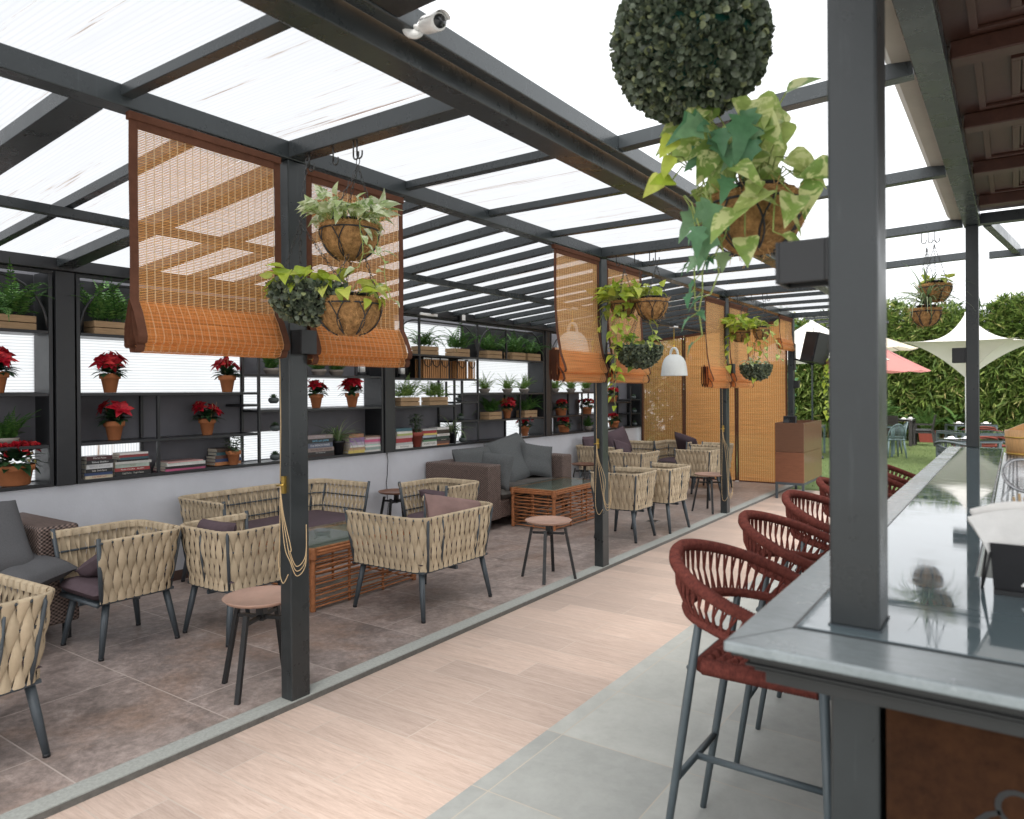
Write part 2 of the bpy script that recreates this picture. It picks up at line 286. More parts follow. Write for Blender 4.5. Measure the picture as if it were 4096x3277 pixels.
def colmat(c,rough=.5):
    g_=sum(c)/3; c=tuple((x*.78+g_*.22)*.88 for x in c); k=tuple(round(x,3) for x in c)
    if k not in BM: BM[k]=mottled('cover_%02d'%len(BM),k,.1,40,rough)
    return BM[k]
# ------------------------------------------------------------------ mesh helpers
class MB:
    def __init__(s): s.v=[]; s.f=[]; s.mi=[]; s.sm=[]; s.cur=0; s.smooth=False
    def add(s,vs,fs,smooth=None):
        o=len(s.v); s.v+= [tuple(x) for x in vs]; s.f+=[tuple(i+o for i in f) for f in fs]
        s.mi+=[s.cur]*len(fs); s.sm+=[s.smooth if smooth is None else smooth]*len(fs); return s
    def box(s,a,b):
        x0,y0,z0=a; x1,y1,z1=b
        return s.add([(x0,y0,z0),(x1,y0,z0),(x1,y1,z0),(x0,y1,z0),(x0,y0,z1),(x1,y0,z1),(x1,y1,z1),(x0,y1,z1)],[(3,2,1,0),(4,5,6,7),(0,1,5,4),(1,2,6,5),(2,3,7,6),(3,0,4,7)],False)
    def bar(s,p,q,w,h,up=V((0,0,1))):   # rectangular bar from p to q
        p,q=V(p),V(q); d=(q-p).normalized(); sd=d.cross(up)
        if sd.length<1e-4: sd=d.cross(V((0,1,0)))
        sd.normalize(); u=sd.cross(d); vs=[]
        for c in (p,q):
            for a,b in ((-1,-1),(1,-1),(1,1),(-1,1)): vs.append(c+sd*a*w/2+u*b*h/2)
        return s.add(vs,[(0,1,2,3),(7,6,5,4),(0,4,5,1),(1,5,6,2),(2,6,7,3),(3,7,4,0)],False)
    def tube(s,pts,r,n=8,closed=False,caps=True):
        pts=[V(p) for p in pts]; k=len(pts); rr=r if isinstance(r,(list,tuple)) else [r]*k; vs=[]
        pu=None
        for i,p in enumerate(pts):
            a=pts[i-1] if (i>0 or closed) else p; b=pts[(i+1)%k] if (i<k-1 or closed) else p
            d=(b-a)
            d=d.normalized() if d.length>1e-9 else V((0,0,1))
            if pu is None:
                u=d.cross(V((0,0,1)))
                if u.length<.05: u=d.cross(V((1,0,0)))
            else: u=pu-d*pu.dot(d)
            u.normalize(); pu=u; w=d.cross(u)
            for j in range(n): t=2*PI*j/n; vs.append(p+(u*cos(t)+w*sin(t))*rr[i])
        fs=[]
        for i in range(k if closed else k-1):
            i2=(i+1)%k
            for j in range(n): j2=(j+1)%n; fs.append((i*n+j,i*n+j2,i2*n+j2,i2*n+j))
        if caps and not closed: fs+=[tuple(range(n-1,-1,-1)),tuple((k-1)*n+j for j in range(n))]
        return s.add(vs,fs,n>4)
    def lathe(s,prof,c=(0,0,0),n=24,wob=None,a0=0,a1=2*PI):
        full=abs(a1-a0-2*PI)<1e-6; vs=[]; m=n if full else n+1
        for (r,z) in prof:
            for j in range(m):
                t=a0+(a1-a0)*j/n; k=1+(wob(t,r,z) if wob else 0); vs.append((c[0]+r*k*cos(t),c[1]+r*k*sin(t),c[2]+z))
        fs=[]
        for i in range(len(prof)-1):
            for j in range(n): j2=(j+1)%m; fs.append((i*m+j,i*m+j2,(i+1)*m+j2,(i+1)*m+j))
        return s.add(vs,fs,True)
    def ribbon(s,pts,ws,side):
        vs=[]; sd=V(side)
        for p,w in zip(pts,ws): vs+= [V(p)-sd*w/2,V(p)+sd*w/2]
        return s.add(vs,[(2*i,2*i+1,2*i+3,2*i+2) for i in range(len(pts)-1)],True)
    def grid(s,fn,nu,nv,smooth=True):
        vs=[fn(i/nu,j/nv) for i in range(nu+1) for j in range(nv+1)]
        return s.add(vs,[(i*(nv+1)+j,(i+1)*(nv+1)+j,(i+1)*(nv+1)+j+1,i*(nv+1)+j+1) for i in range(nu) for j in range(nv)],smooth)
    def leaf(s,b,d,nrm,Ln,W,prof=None,droop=.35,fold=.25):
        prof=prof or ((0,.12),(.08,.75),(.22,1),(.45,.86),(.72,.48),(1,.02))
        b=V(b); d=V(d).normalized(); nrm=V(nrm); sd=d.cross(nrm)
        if sd.length<1e-3: sd=d.cross(V((.3,.8,.1)))
        sd.normalize(); up=sd.cross(d).normalized(); vs=[]
        for t,w in prof:
            c=b+d*Ln*t-up*(droop*Ln*t*t); hw=W/2*w
            vs+=[c+sd*hw+up*(fold*hw),c,c-sd*hw+up*(fold*hw)]
        fs=[]
        for i in range(len(prof)-1):
            a=3*i; fs+=[(a,a+1,a+4,a+3),(a+1,a+2,a+5,a+4)]
        return s.add(vs,fs,True)
    def mesh(s,name,mats):
        me=bpy.data.meshes.new(name); me.from_pydata(s.v,[],s.f); mats=mats if isinstance(mats,(list,tuple)) else [mats]
        for m in mats: me.materials.append(M[m] if isinstance(m,str) else m)
        me.polygons.foreach_set('material_index',s.mi); me.polygons.foreach_set('use_smooth',s.sm); me.update(); return me
    def build(s,name,mats,parent=None,bevel=0,seg=2,loc=None,fix=False):
        if fix:
            bm=bmesh.new(); me=s.mesh(name,mats); bm.from_mesh(me); bmesh.ops.recalc_face_normals(bm,faces=bm.faces); bm.to_mesh(me); bm.free()
        else: me=s.mesh(name,mats)
        o=bpy.data.objects.new(name,me); COL.objects.link(o)
        if parent: o.parent=parent
        if loc: o.location=loc
        if bevel:
            b=o.modifiers.new('edge','BEVEL'); b.width=bevel; b.segments=seg; b.limit_method='ANGLE'; b.angle_limit=R(40)
        return o
def tag(o,label=None,cat=None,group=None,kind=None):
    if label: o['label']=label
    if cat: o['category']=cat
    if group: o['group']=group
    if kind: o['kind']=kind
    return o
def thing(name,label,cat,loc=(0,0,0),rz=0,group=None):
    o=bpy.data.objects.new(name,None); COL.objects.link(o); o.empty_display_size=.1
    o.location=loc; o.rotation_euler=(0,0,rz); return tag(o,label,cat,group)
def dup(root,loc,rz=0,label=None,group=None,scale=None):
    def cp(o,par):
        c=o.copy(); COL.objects.link(c)
        if par: c.parent=par
        for ch in o.children: cp(ch,c)
        return c
    r=cp(root,None); r.location=loc; r.rotation_euler=(0,0,rz)
    if scale: r.scale=scale if isinstance(scale,tuple) else (scale,)*3
    if label: r['label']=label
    if group: r['group']=group
    return r
def text(body,size,loc,rot,mat,parent,name='lettering',ext=.0008,align='LEFT',sx=1):
    c=bpy.data.curves.new(name,'FONT'); c.body=body; c.size=size; c.extrude=ext; c.align_x=align; c.align_y='CENTER'; c.resolution_u=3
    c.materials.append(mat); tmp=bpy.data.objects.new('tmp',c); COL.objects.link(tmp); bpy.context.view_layer.update(); me=bpy.data.meshes.new_from_object(tmp.evaluated_get(bpy.context.evaluated_depsgraph_get())); bpy.data.objects.remove(tmp); bpy.data.curves.remove(c); o=bpy.data.objects.new(name,me); COL.objects.link(o); o.location=loc; o.rotation_euler=rot; o.scale=(sx,1,1)
    if parent: o.parent=parent
    return o
# ------------------------------------------------------------------ small plants
HEART=((0,.35),(.07,.86),(.2,1),(.42,.85),(.7,.5),(.88,.2),(1,.01))
LANCE=((0,.1),(.2,.7),(.45,1),(.75,.6),(1,.02))
ROUND=((0,.15),(.25,.9),(.55,1),(.85,.7),(1,.2))
def rv(a=1): return V((rnd.uniform(-a,a),rnd.uniform(-a,a),rnd.uniform(-a,a)))
def frond(mb,b,az,Ln,e0,bend,lw,n=15,smooth=False):
    p=V(b); h=V((cos(az),sin(az),0)); sd=V((-sin(az),cos(az),0)); st=Ln/n; pts=[p.copy()]
    for i in range(n+1):
        t=i/n; e=e0-bend*t; d=h*cos(e)+V((0,0,1))*sin(e)
        if i>1:
            w=lw*(sin(PI*min(1,.14+.9*t))**.7)*(1.05-t*.55)
            for s_ in (-1,1):
                dd=(sd*s_+d*.4+V((0,0,-.15))+rv(.08)).normalized(); mid=p+dd*w*.5
                q=d*st*.42
                mb.add([p-q*.6,mid-q,p+dd*w,mid+q],[(0,1,2,3)],False)
        p=p+d*st; pts.append(p.copy())
    mb.tube(pts[::3]+[pts[-1]],.0022,4,caps=False)
def fern_mesh(seed,n=16,Ln=.34,lw=.075,up=(35,85),bend=(40,110),wx=.09,wy=.04):
    rnd.seed(seed); mb=MB()
    for i in range(n):
        az=2*PI*i/n+rnd.uniform(-.3,.3)
        frond(mb,(rnd.uniform(-wx,wx),rnd.uniform(-wy,wy),0),az,Ln*rnd.uniform(.65,1.1),R(rnd.uniform(*up)),R(rnd.uniform(*bend)),lw*rnd.uniform(.8,1.1))
    return mb
def crate_planter(label,cat='planter'):
    t=thing('fern_planter',label,cat,group='fern planters on the shelves')
    c=MB(); W,D,H=.165,.08,.11   # half width (Y), half depth (X), height
    for k in range(2):
        z0=k*H/2+.002; z1=z0+H/2-.006
        c.box((D-.012,-W,z0),(D,W,z1)); c.box((-D,-W,z0),(-D+.012,W,z1))
        c.box((-D+.012,-W,z0),(D-.012,-W+.012,z1)); c.box((-D+.012,W-.012,z0),(D-.012,W,z1))
    c.box((-D+.012,-W+.012,.004),(D-.012,W-.012,.014)); c.build('crate',('crate'),t,.002)
    s=MB(); s.box((-D+.013,-W+.013,.03),(D-.013,W-.013,H-.03)); s.build('soil','soil',t)
    return t
def add_fern(t,seed,mat='fern',z=.095,name='fern',**k):
    mb=fern_mesh(seed,**k); o=mb.build(name,mat,t); o.location=(0,0,z); return o
POTP=[(.0,.0),(.042,.0),(.046,.004),(.066,.112),(.074,.113),(.079,.118),(.081,.155),(.077,.158),(.070,.155),(.066,.12),(.0,.12)]
def flower_pot(label,k=1,mat='terra',name='potted_poinsettia',cat='potted plant',group='red poinsettia pots on the shelves',prof=POTP):
    t=thing(name,label,cat,group=group)
    p=MB(); p.lathe([(r*k,z*k) for r,z in prof],n=28); p.build('pot',mat,t,fix=False); return t
def flower(mb,c,d,r,n=6,layers=2):
    d=V(d).normalized(); a=d.cross(V((.2,.3,.9)))
    a=a.normalized() if a.length>.01 else V((1,0,0)); b=d.cross(a)
    for l in range(layers):
        for i in range(n):
            t=2*PI*(i+.5*l)/n+rnd.uniform(-.25,.25); o=a*cos(t)+b*sin(t)
            dd=(o+d*(.25+.45*l)).normalized(); mb.leaf(c,dd,d,r*(1-.22*l)*rnd.uniform(.8,1.1),r*.52,LANCE,.25,.3)
def poinsettia(label,seed,k=1,nf=5,spread=.10,h=.29,fr=.10):
    rnd.seed(seed); t=flower_pot(label,k); g=MB()
    for i in range(80):
        az=rnd.uniform(0,2*PI); e=rnd.uniform(.1,1.2); d=V((cos(az)*cos(e),sin(az)*cos(e),sin(e)))
        g.leaf(V((0,0,.15*k))+d*rnd.uniform(.01,.06),d,(0,0,1),rnd.uniform(.07,.12),.05,LANCE,.5,.2)
    g.build('foliage','darkleaf',t)
    for i in range(nf):
        az=2*PI*i/nf+rnd.uniform(-.4,.4); rr=spread*rnd.uniform(.6,1.1); f=MB()
        flower(f,(cos(az)*rr*.7,sin(az)*rr,.175*k+rnd.uniform(.055,.105)*(h/.27)),(cos(az)*.7,sin(az)*.7,rnd.uniform(.3,.9)),fr*rnd.uniform(.85,1.1))
        f.build('flower','red',t)
    w=MB()
    for i in range(4):
        x,y=rnd.uniform(-.03,.03),rnd.uniform(-.06,.06); w.tube([(x,y,.16),(x*1.3,y*1.4,.29+rnd.uniform(0,.03))],.0014,4)
    w.build('twig','wood_light',t); return t
def hydrangea(label,seed,W=1.):
    # round heads of small red petals with yellow green berry sprays in a wide pot
    rnd.seed(seed); t=flower_pot(label,1,prof=[(0,0),(.075,0),(.08,.004),(.094,.085),(.104,.086),(.107,.118),(.101,.121),(.09,.09),(0,.09)])
    g=MB()
    for i in range(50):
        az=rnd.uniform(0,2*PI); e=rnd.uniform(-.1,1.1); d=V((cos(az)*cos(e),sin(az)*cos(e),sin(e)))
        g.leaf(V((0,0,.12))+d*.05,d,(0,0,1),rnd.uniform(.07,.14),.06,LANCE,.5,.2)
    g.build('foliage','darkleaf',t)
    for i in range(3):
        f=MB(); c=V((rnd.uniform(-.02,.05),(-.075,.0,.08)[i],.2+rnd.uniform(0,.03)))
        for j in range(40):
            d=rv().normalized(); 
            if d.z<-.3: d.z*=-1
            f.leaf(c+d*.035,(d+rv(.5)).normalized(),d,.035,.034,ROUND,.2,.3)
        f.build('flower','red',t)
    b=MB()
    for i in range(34):
        az=rnd.uniform(0,2*PI); c=V((cos(az)*.08,sin(az)*.11,.14+rnd.uniform(-.02,.08))); b.lathe([(0,-.006),(.006,-.003),(.007,.001),(.004,.006),(0,.007)],c,6)
    b.build('berry_spray','berry',t); return t
BOWL=[(0,0),(.05,0),(.056,.004),(.07,.03),(.072,.034),(.078,.035),(.08,.062),(.074,.064),(.068,.045),(0,.04)]
def fern_bowl(label,seed,mat='fernpale',group='pale fern bowls on the shelves'):
    rnd.seed(seed); t=flower_pot(label,1,'greypot','fern_bowl','potted plant',group,BOWL)
    mb=fern_mesh(seed,24,.27,.055,(40,88),(15,100),.02,.04); o=mb.build('fern',mat,t); o.location=(0,0,.045); return t
def succulent(label,seed):
    rnd.seed(seed); t=flower_pot(label,1,'stonepot','succulent_pot','potted plant','succulent pots in the narrow shelf columns',[(0,0),(.03,0),(.05,.02),(.053,.04),(.042,.058),(.038,.056),(.036,.045),(0,.045)])
    g=MB()
    for i in range(24):
        az=i*2.4; e=.2+1.2*i/24; d=V((cos(az)*cos(e),sin(az)*cos(e),sin(e))); g.leaf(V((0,0,.048))+d*.006,d,(0,0,1),.055-.015*i/24,.024,LANCE,-.15,.4)
    g.build('rosette','succ',t); return t
def spider_plant(label,seed,Ln=.36,pot=True):
    rnd.seed(seed); t=flower_pot(label,1.05,'blackplastic','spider_plant','potted plant',None,[(0,0),(.05,0),(.066,.115),(.073,.116),(.074,.14),(.069,.14),(.06,.118),(0,.115)])
    strap_leaves(Ln,44,.135).build('foliage','spider',t); return t
def strap_leaves(Ln,n,z):
    g=MB()
    for i in range(n):
        az=rnd.uniform(0,2*PI); e0=R(rnd.uniform(25,88)); bend=R(rnd.uniform(50,150)); L_=Ln*rnd.uniform(.6,1.1); h=V((cos(az),sin(az),0)); sd=V((-sin(az),cos(az),0)); p=V((0,0,z))+h*.015; pts=[];ws=[]
        for k in range(8):
            t=k/7; pts.append(p.copy()); ws.append(.021*(1-t*.93)*(0.6+.4*min(1,t*4))); e=e0-bend*t; p=p+(h*cos(e)+V((0,0,1))*sin(e))*L_/7
        vs=[]
        for q,w in zip(pts,ws): vs+=[q-sd*w/2+V((0,0,w*.25)),q,q+sd*w/2+V((0,0,w*.25))]
        g.add(vs,[f for k in range(7) for f in ((3*k,3*k+1,3*k+4,3*k+3),(3*k+1,3*k+2,3*k+5,3*k+4))],True)
    return g
def bushy(t,n,z,r,h,Lf,mat,prof=ROUND,name='foliage'):
    g=MB()
    for i in range(n):
        az=rnd.uniform(0,2*PI); rr=r*math.sqrt(rnd.random()); zz=rnd.random(); c=V((cos(az)*rr*(.5+.7*zz*(1.4-zz)),sin(az)*rr*(.5+.7*zz*(1.4-zz)),z+h*zz))
        d=V((cos(az),sin(az),rnd.uniform(-.2,.9))); g.leaf(c,d,(0,0,1),Lf*rnd.uniform(.7,1.2),Lf*.62,prof,.3,.2)
    for i in range(8): 
        az=rnd.uniform(0,2*PI); g.tube([(0,0,z-.02),(cos(az)*r*.4,sin(az)*r*.4,z+h*.8)],.003,4)
    g.build(name,mat,t)
# ------------------------------------------------------------------ hanging baskets
def chain(mb,a,b,link=.034,w=.0075,r=.0018):
    a,b=V(a),V(b); d=b-a; n=max(2,int(d.length/(link*.82))); u=d.normalized(); s1=u.cross(V((.31,.77,.2))).normalized(); s2=u.cross(s1)
    for i in range(n):
        c=a+d*((i+.5)/n); s_=s1 if i%2 else s2; pts=[]
        for k in range(8):
            t=2*PI*k/8; pts.append(c+u*(sin(t)*link*.5)+s_*(cos(t)*w))
        mb.tube(pts,r,4,True)
def ring(mb,c,r,tr,axis=(0,0,1),n=24,k=5):
    a=V(axis).normalized(); u=a.cross(V((.2,.9,.1))).normalized(); w=a.cross(u)
    mb.tube([V(c)+(u*cos(2*PI*i/n)+w*sin(2*PI*i/n))*r for i in range(n)],tr,k,True)
def vine(leaf,stem,b,az,out,down,n,size,wob=.05,prof=HEART):
    p=V(b); pts=[p.copy()]
    h=V((cos(az),sin(az),0))
    for i in range(n):
        t=(i+1)/n; p=p+h*(out/n)*(1.8-1.6*t)+V((rnd.uniform(-wob,wob)*.4,rnd.uniform(-wob,wob)*.4,-down/n*(.3+1.2*t)+ (.05/n if i<2 else 0)))
        pts.append(p.copy())
        a2=az+rnd.uniform(-1.9,1.9); d=V((cos(a2)*.8,sin(a2)*.8,rnd.uniform(-.9,.25))); q=p+d*.03
        stem.tube([p,q],.0016,4,caps=False); s_=size*rnd.uniform(.65,1.15); leaf.leaf(q,d+V((0,0,-.25)),V((0,0,1))+h*.5,s_,s_*.72,prof,.3,.28)
    stem.tube(pts,.0024,5,caps=False)
def crown(leaf,stem,c,r,n,size,hh=.16,prof=HEART):
    for i in range(n):
        az=rnd.uniform(0,2*PI); k=math.sqrt(rnd.random()); e=R(80-60*k+rnd.uniform(-12,12)); Ls=hh*rnd.uniform(.5,1.1); b=V(c)+V((cos(az),sin(az),0))*r*k*.55
        d=V((cos(az)*cos(e),sin(az)*cos(e),sin(e))); q=b+d*Ls; stem.tube([b,b+d*Ls*.5+V((0,0,.01)),q],.0022,5,caps=False)
        d2=V((cos(az+rnd.uniform(-.9,.9)),sin(az+rnd.uniform(-.9,.9)),rnd.uniform(-.7,.9))); s_=size*rnd.uniform(.65,1.15); leaf.leaf(q,d2,V((cos(az)*.7,sin(az)*.7,.7))+rv(.3),s_,s_*.72,prof,.35,.3)
def bowlprof(r,h,n=9): return [(r*sin(PI/2*(i/n))**.85 if i else 0,-h*cos(PI/2*i/n)) for i in range(n+1)]
def basket(label,loc,r,h,hook,kind='coir',seed=1,group='hanging baskets',inner=True,tilt=0,hangs=None):
    """loc = centre of the rim; hook = world point the three chains meet at"""
    rnd.seed(seed); t=thing('hanging_basket',label,'hanging basket',loc,0,group)
    if kind=='coir':
        b=MB(); ph=[rnd.uniform(0,6) for _ in range(6)]
        wob=lambda a,rr,z: (.035*sin(9*a+ph[0])+.025*sin(14*a+z*40+ph[1])+.02*sin(5*a-z*60+ph[2]))*min(1,rr/r+.1)
        pr=bowlprof(r,h,12)+[(r*1.03,.012),(r*1.0,.03),(r*.9,.028),(r*.86,.0),(0,-.012)]
        b.lathe(pr,n=56,wob=wob); hr=b; hr.cur=1
        for i in range(int(260*min(1,r/.2))):
            a=rnd.uniform(0,2*PI); q=rnd.random()
            if q<.45: p=V((cos(a)*r,sin(a)*r,.02))
            else:
                e=rnd.uniform(.15,1)*PI/2; p=V((cos(a)*r*1.0*sin(e),sin(a)*r*sin(e),-h*cos(e)))
            d=(V((p.x,p.y,p.z*.8+.02)).normalized()+rv(.9)).normalized(); l_=rnd.uniform(.018,.05); m_=p+d*l_*.5+rv(.006)
            hr.tube([p,m_,p+d*l_+rv(.012)],.0009,3,caps=False)
        hr.build('coir_liner',['coir','coirhair'],t)
        w=MB(); ring(w,(0,0,0),r*1.035,.0042,n=36); ring(w,(0,0,-h*.93),r*.36,.003,n=18)
        for k in range(14):
            a=2*PI*k/14; s_=1 if k%2 else -1; pts=[]
            for i in range(9):
                e=PI/2*(1-i/8*.78); aa=a+s_*.16*sin(PI*i/8)+s_*.22*i/8; pts.append((cos(aa)*r*1.05*sin(e)**.85,sin(aa)*r*1.05*sin(e)**.85,-h*1.04*cos(e)))
            w.tube(pts,.0032,4,caps=False)
        w.build('wire_frame','wire',t)
    else:
        b=MB(); b.lathe(bowlprof(r*.9,h*.9,10)+[(r*.9,.0),(r*.83,.0),(0,-.03)],n=32); b.build('bowl','blackplastic',t)
        g=MB(); ring(g,(0,0,.004),r*.9,.007,n=36,k=6); g.build('rim','greenrim',t)
        bx=MB(); n=int(3000*(r/.25)**1.6)
        for i in range(n):
            a=rnd.uniform(0,2*PI); e=math.acos(rnd.uniform(0,1)**1.0) if True else 0
            e=PI/2-math.asin(rnd.random()); k=rnd.uniform(.93,1.06)
            p=V((cos(a)*r*k*sin(e)**.85,sin(a)*r*k*sin(e)**.85,-h*k*cos(e)+rnd.uniform(-.004,.012)))
            nn=V((p.x/r,p.y/r,p.z/h)).normalized(); d=(nn*.7+rv(.8)).normalized(); s_=rnd.uniform(.022,.03)*(1 if r>.15 else .8); bx.leaf(p,d,nn+rv(.5),s_,s_*.9,ROUND,.1,.3)
        bx.build('boxwood_shell','box',t)
    if inner:
        p=MB(); p.lathe([(0,-.02),(r*.6,-.02),(r*.66,.045),(r*.69,.047),(r*.69,.055),(r*.63,.055),(r*.6,.03),(0,.03)],n=28); p.build('inner_pot','blackplastic',t)
    if hook:
        c=MB(); H=V(hook)-V(loc)
        top=H-V((0,0,.04)); 
        for k in range(3):
            a=2*PI*k/3+.6; chain(c,(cos(a)*r,sin(a)*r,.005),top)
        ring(c,H-V((0,0,.02)),.018,.0022,(.3,1,0),14,5)
        if hangs: chain(c,V(hangs)-V(loc),H)
        c.build('chain','chain',t)
    return t
def plant(t,mat,crownargs=None,vines=(),leafname='foliage',size=.1,c=(0,0,.02),prof=HEART):
    lf,st=MB(),MB()
    if crownargs: crown(lf,st,c,*crownargs,prof=prof)
    for v in vines: vine(lf,st,*v,prof=prof)
    lf.build(leafname,mat,t); st.build('plant_stems','stem',t)
# ------------------------------------------------------------------ the setting
def sheet(name,pts,z,mat,kind='structure'):
    mb=MB(); mb.add([(x,y,z) for x,y in pts],[tuple(range(len(pts)))]); return tag(mb.build(name,mat),kind=kind)
g=MB(); g.add([(-250,-250,-.06),(250,-250,-.06),(250,250,-.06),(-250,250,-.06)],[(0,1,2,3)]); tag(g.build('ground','concrete'),kind='structure')
b=MB(); b.box((-3.115,-3,-.05),(-1.885,12.6,0)); tag(b.build('walkway','plank'),kind='structure')
b=MB(); b.box((-1.885,-3,-.05),(5,11.2,-.0)); tag(b.build('bar_terrace','greytile'),kind='structure')
b=MB(); b.box((-6.02,-3,-.05),(-3.225,13.1,.03)); tag(b.build('lounge_floor','tile'),kind='structure')
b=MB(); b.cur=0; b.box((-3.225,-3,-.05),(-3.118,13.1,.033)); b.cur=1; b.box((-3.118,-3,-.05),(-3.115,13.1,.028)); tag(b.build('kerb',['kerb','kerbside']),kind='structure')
b=MB(); b.box((-12,13.1,-.05),(-1.885,31,-.004)); b.box((-3.115,12.6,-.05),(-1.885,13.1,-.004)); b.box((-1.885,11.2,-.05),(16,31,-.004)); tag(b.build('lawn','lawn'),kind='structure')
dr=thing('floor_drain','small square metal floor drain in the lounge tiles behind the two tub chairs','drain',(-3.72,8.42,.03))
b=MB(); b.box((-.07,-.07,0),(.07,.07,.004)); b.build('drain_frame','steel',dr); b=MB()
for k in range(5): b.box((-.055,-.055+k*.025,.0042),(.055,-.045+k*.025,.006))
b.build('grate','black',dr)
# grass tufts
rnd.seed(3); g=MB()
for i in range(16000):
    x=rnd.uniform(-4.5,2.5); y=11.3+13.*rnd.random()**1.3; h=rnd.uniform(.012,.03); a=rnd.uniform(0,PI); dx,dy=cos(a)*.006,sin(a)*.006; lx,ly=rnd.uniform(-.012,.012),rnd.uniform(-.012,.012)
    if x<-1.9 and y<13.1: continue
    g.add([(x-dx,y-dy,-.004),(x+dx,y+dy,-.004),(x+lx,y+ly,h)],[(0,1,2)])
gm=leafmat('turf_blade',[(0,(.10,.16,.05)),(.6,(.19,.27,.09)),(1,(.34,.40,.18))],.3,.6)
tag(g.build('grass',gm),'short green artificial turf','grass',kind='stuff')
# ------------------------------------------------------------------ lounge wall with window openings
Y0,YE=-1.2,13.1; U=[-.79,2.71,6.206,9.726]
wall=thing('lounge_wall','pale grey plastered low wall with dark shelf recess and white windows above','wall',(0,0,0))
b=MB(); b.box((-6.34,Y0,-.05),(-6.02,YE-.0,.955)); b.build('low_wall','wall',wall)
b=MB(); b.box((-6.02,Y0,.03),(-6.008,YE,.115)); b.build('skirting','skirt',wall)
wins=[(2.72,4.39,1.667,2.12),(2.72,3.38,.985,1.262),(4.40,6.04,1.50,1.83),(4.25,4.9,.985,1.268),
 (6.28,7.86,2.15,2.545),(7.875,9.545,1.645,2.11),(6.21,7.86,1.49,1.815),(7.40,7.865,.985,1.262),(8.92,9.55,.985,1.258),
 (9.73,11.5,1.645,2.11),(9.73,10.28,.985,1.255),(11.15,11.9,1.27,1.63),(11.75,12.35,1.5,1.95),(11.8,12.4,.985,1.22),(-.2,2.54,1.675,2.14),(-.2,2.54,.985,1.262)]
ys=sorted({Y0,YE}|{w[0] for w in wins}|{w[1] for w in wins}); zs=sorted({.955,2.7}|{w[2] for w in wins}|{w[3] for w in wins}); b=MB()
for i in range(len(ys)-1):
    run=None
    for j in range(len(zs)-1):
        yc,zc=(ys[i]+ys[i+1])/2,(zs[j]+zs[j+1])/2
        hole=any(w[0]<yc<w[1] and w[2]<zc<w[3] for w in wins)
        if not hole:
            if run is None: run=zs[j]
        if run is not None and (hole or j==len(zs)-2):
            b.box((-6.33,ys[i],run),(-6.302,ys[i+1],zs[j] if hole else zs[j+1])); run=None
b.build('recess_back','backgrey',wall)
for k,w in enumerate(wins):
    b=MB(); b.box((-6.325,w[0]-.0,w[2]),(-6.318,w[1],w[3])); b.build('window_pane','paneV' if k==1 else 'pane',wall)
# ------------------------------------------------------------------ pergola
pg=thing('pergola','dark grey steel lounge pergola with white ribbed polycarbonate roof','pergola')
def part(name,a,b_,mat,par,bevel=.004): m=MB(); m.box(a,b_); return m.build(name,mat,par,bevel)
PY=[2.46+3.495*k for k in range(4)]
for y in PY+[-1.035]:
    part('post',(-3.215,y,.03 if True else 0),(-3.125,y+.12,2.879),'post',pg,.006)
part('beam',(-3.222,-1.3,2.882),(-3.122,13.07,2.976),'beam',pg,.005)
part('beam',(-2.0,-1.3,2.884),(-1.866,13.07,2.985),'beam',pg,.005)
part('beam',(-1.826,-1.3,2.95),(-1.762,13.07,3.036),'beam',pg,.005)
part('reed_screen',(-1.866,-1.3,2.987),(-1.826,13.07,2.991),'reed',pg,0)
for y in PY+[-1.035]:
    part('beam',(-3.122,y,2.885),(-2.0,y+.10,2.974),'beam',pg,.005)
    for k in (1,2,3): part('rafter',(-3.122,y+.87*k+.02,2.925),(-2.0,y+.87*k+.075,2.972),'beam',pg,.003)
def slope(x): return 2.862+(x+3.222)/(6.0-3.222)*.262
def rafter(y,w,h):
    m=MB(); z0,z1=slope(-3.222),slope(-5.95); m.bar((-3.222,y,z0+.092-h/2),(-5.952,y,z1+.092-h/2),w,h); m.build('rafter','beam',pg,.003)
rafter(1.5,.14,.075); rafter(2.615,.13,.075); rafter(1.04,.055,.06); rafter(.6,.055,.06); rafter(.1,.055,.06)
for k in range(22): rafter(3.185+.4555*k,.058,.062 if k%4 else .075)
for y in (2.05,): rafter(y,.05,.06)
part('purlin',(-4.63,-1.2,slope(-4.6)-.035),(-4.575,13.07,slope(-4.6)+.022),'beam',pg,.003)
part('beam',(-6.05,-1.3,2.60),(-5.952,13.07,2.69),'shelf',pg,.004)
for k in range(-1,4): part('wall_post',(-6.08,2.556+3.5*k,.958),(-5.985,2.692+3.5*k,2.598),'shelf',pg,.004)
part('wall_post',(-6.10,13.1,0.),(-5.98,13.2,2.6),'shelf',pg,.004)
m=MB(); m.bar((-6.0,13.0,2.635),(-3.222,13.0,2.915),.09,.085); m.build('beam','beam',pg,.004)
for y0 in (-1.03,2.465,5.96,9.455):
    y1=y0+3.49
    m=MB(); m.add([(-6.08,y0,slope(-6.08)+.094),(-3.17,y0,slope(-3.17)+.098+.02),(-3.17,y1,slope(-3.17)+.118),(-6.08,y1,slope(-6.08)+.094)],[(0,1,2,3)]); m.build('roof_panel','roof',pg)
    m=MB(); m.add([(-3.166,y0,2.99),(-1.93,y0,2.989),(-1.93,y1,2.989),(-3.166,y1,2.99)],[(0,1,2,3)]); m.build('roof_panel','roof',pg)
for k in range(4):
    y=3.60+1.785*k if k else 3.60
    m=MB(); m.bar((-1.762,y,3.0),(-.36,y,3.045),.075,.072); m.build('rafter','beam',pg,.003)
m=MB(); m.bar((-1.762,1.72,2.998),(-.36,1.72,3.045),.28,.085); m.build('rafter','shelf',pg,.004)
m=MB()
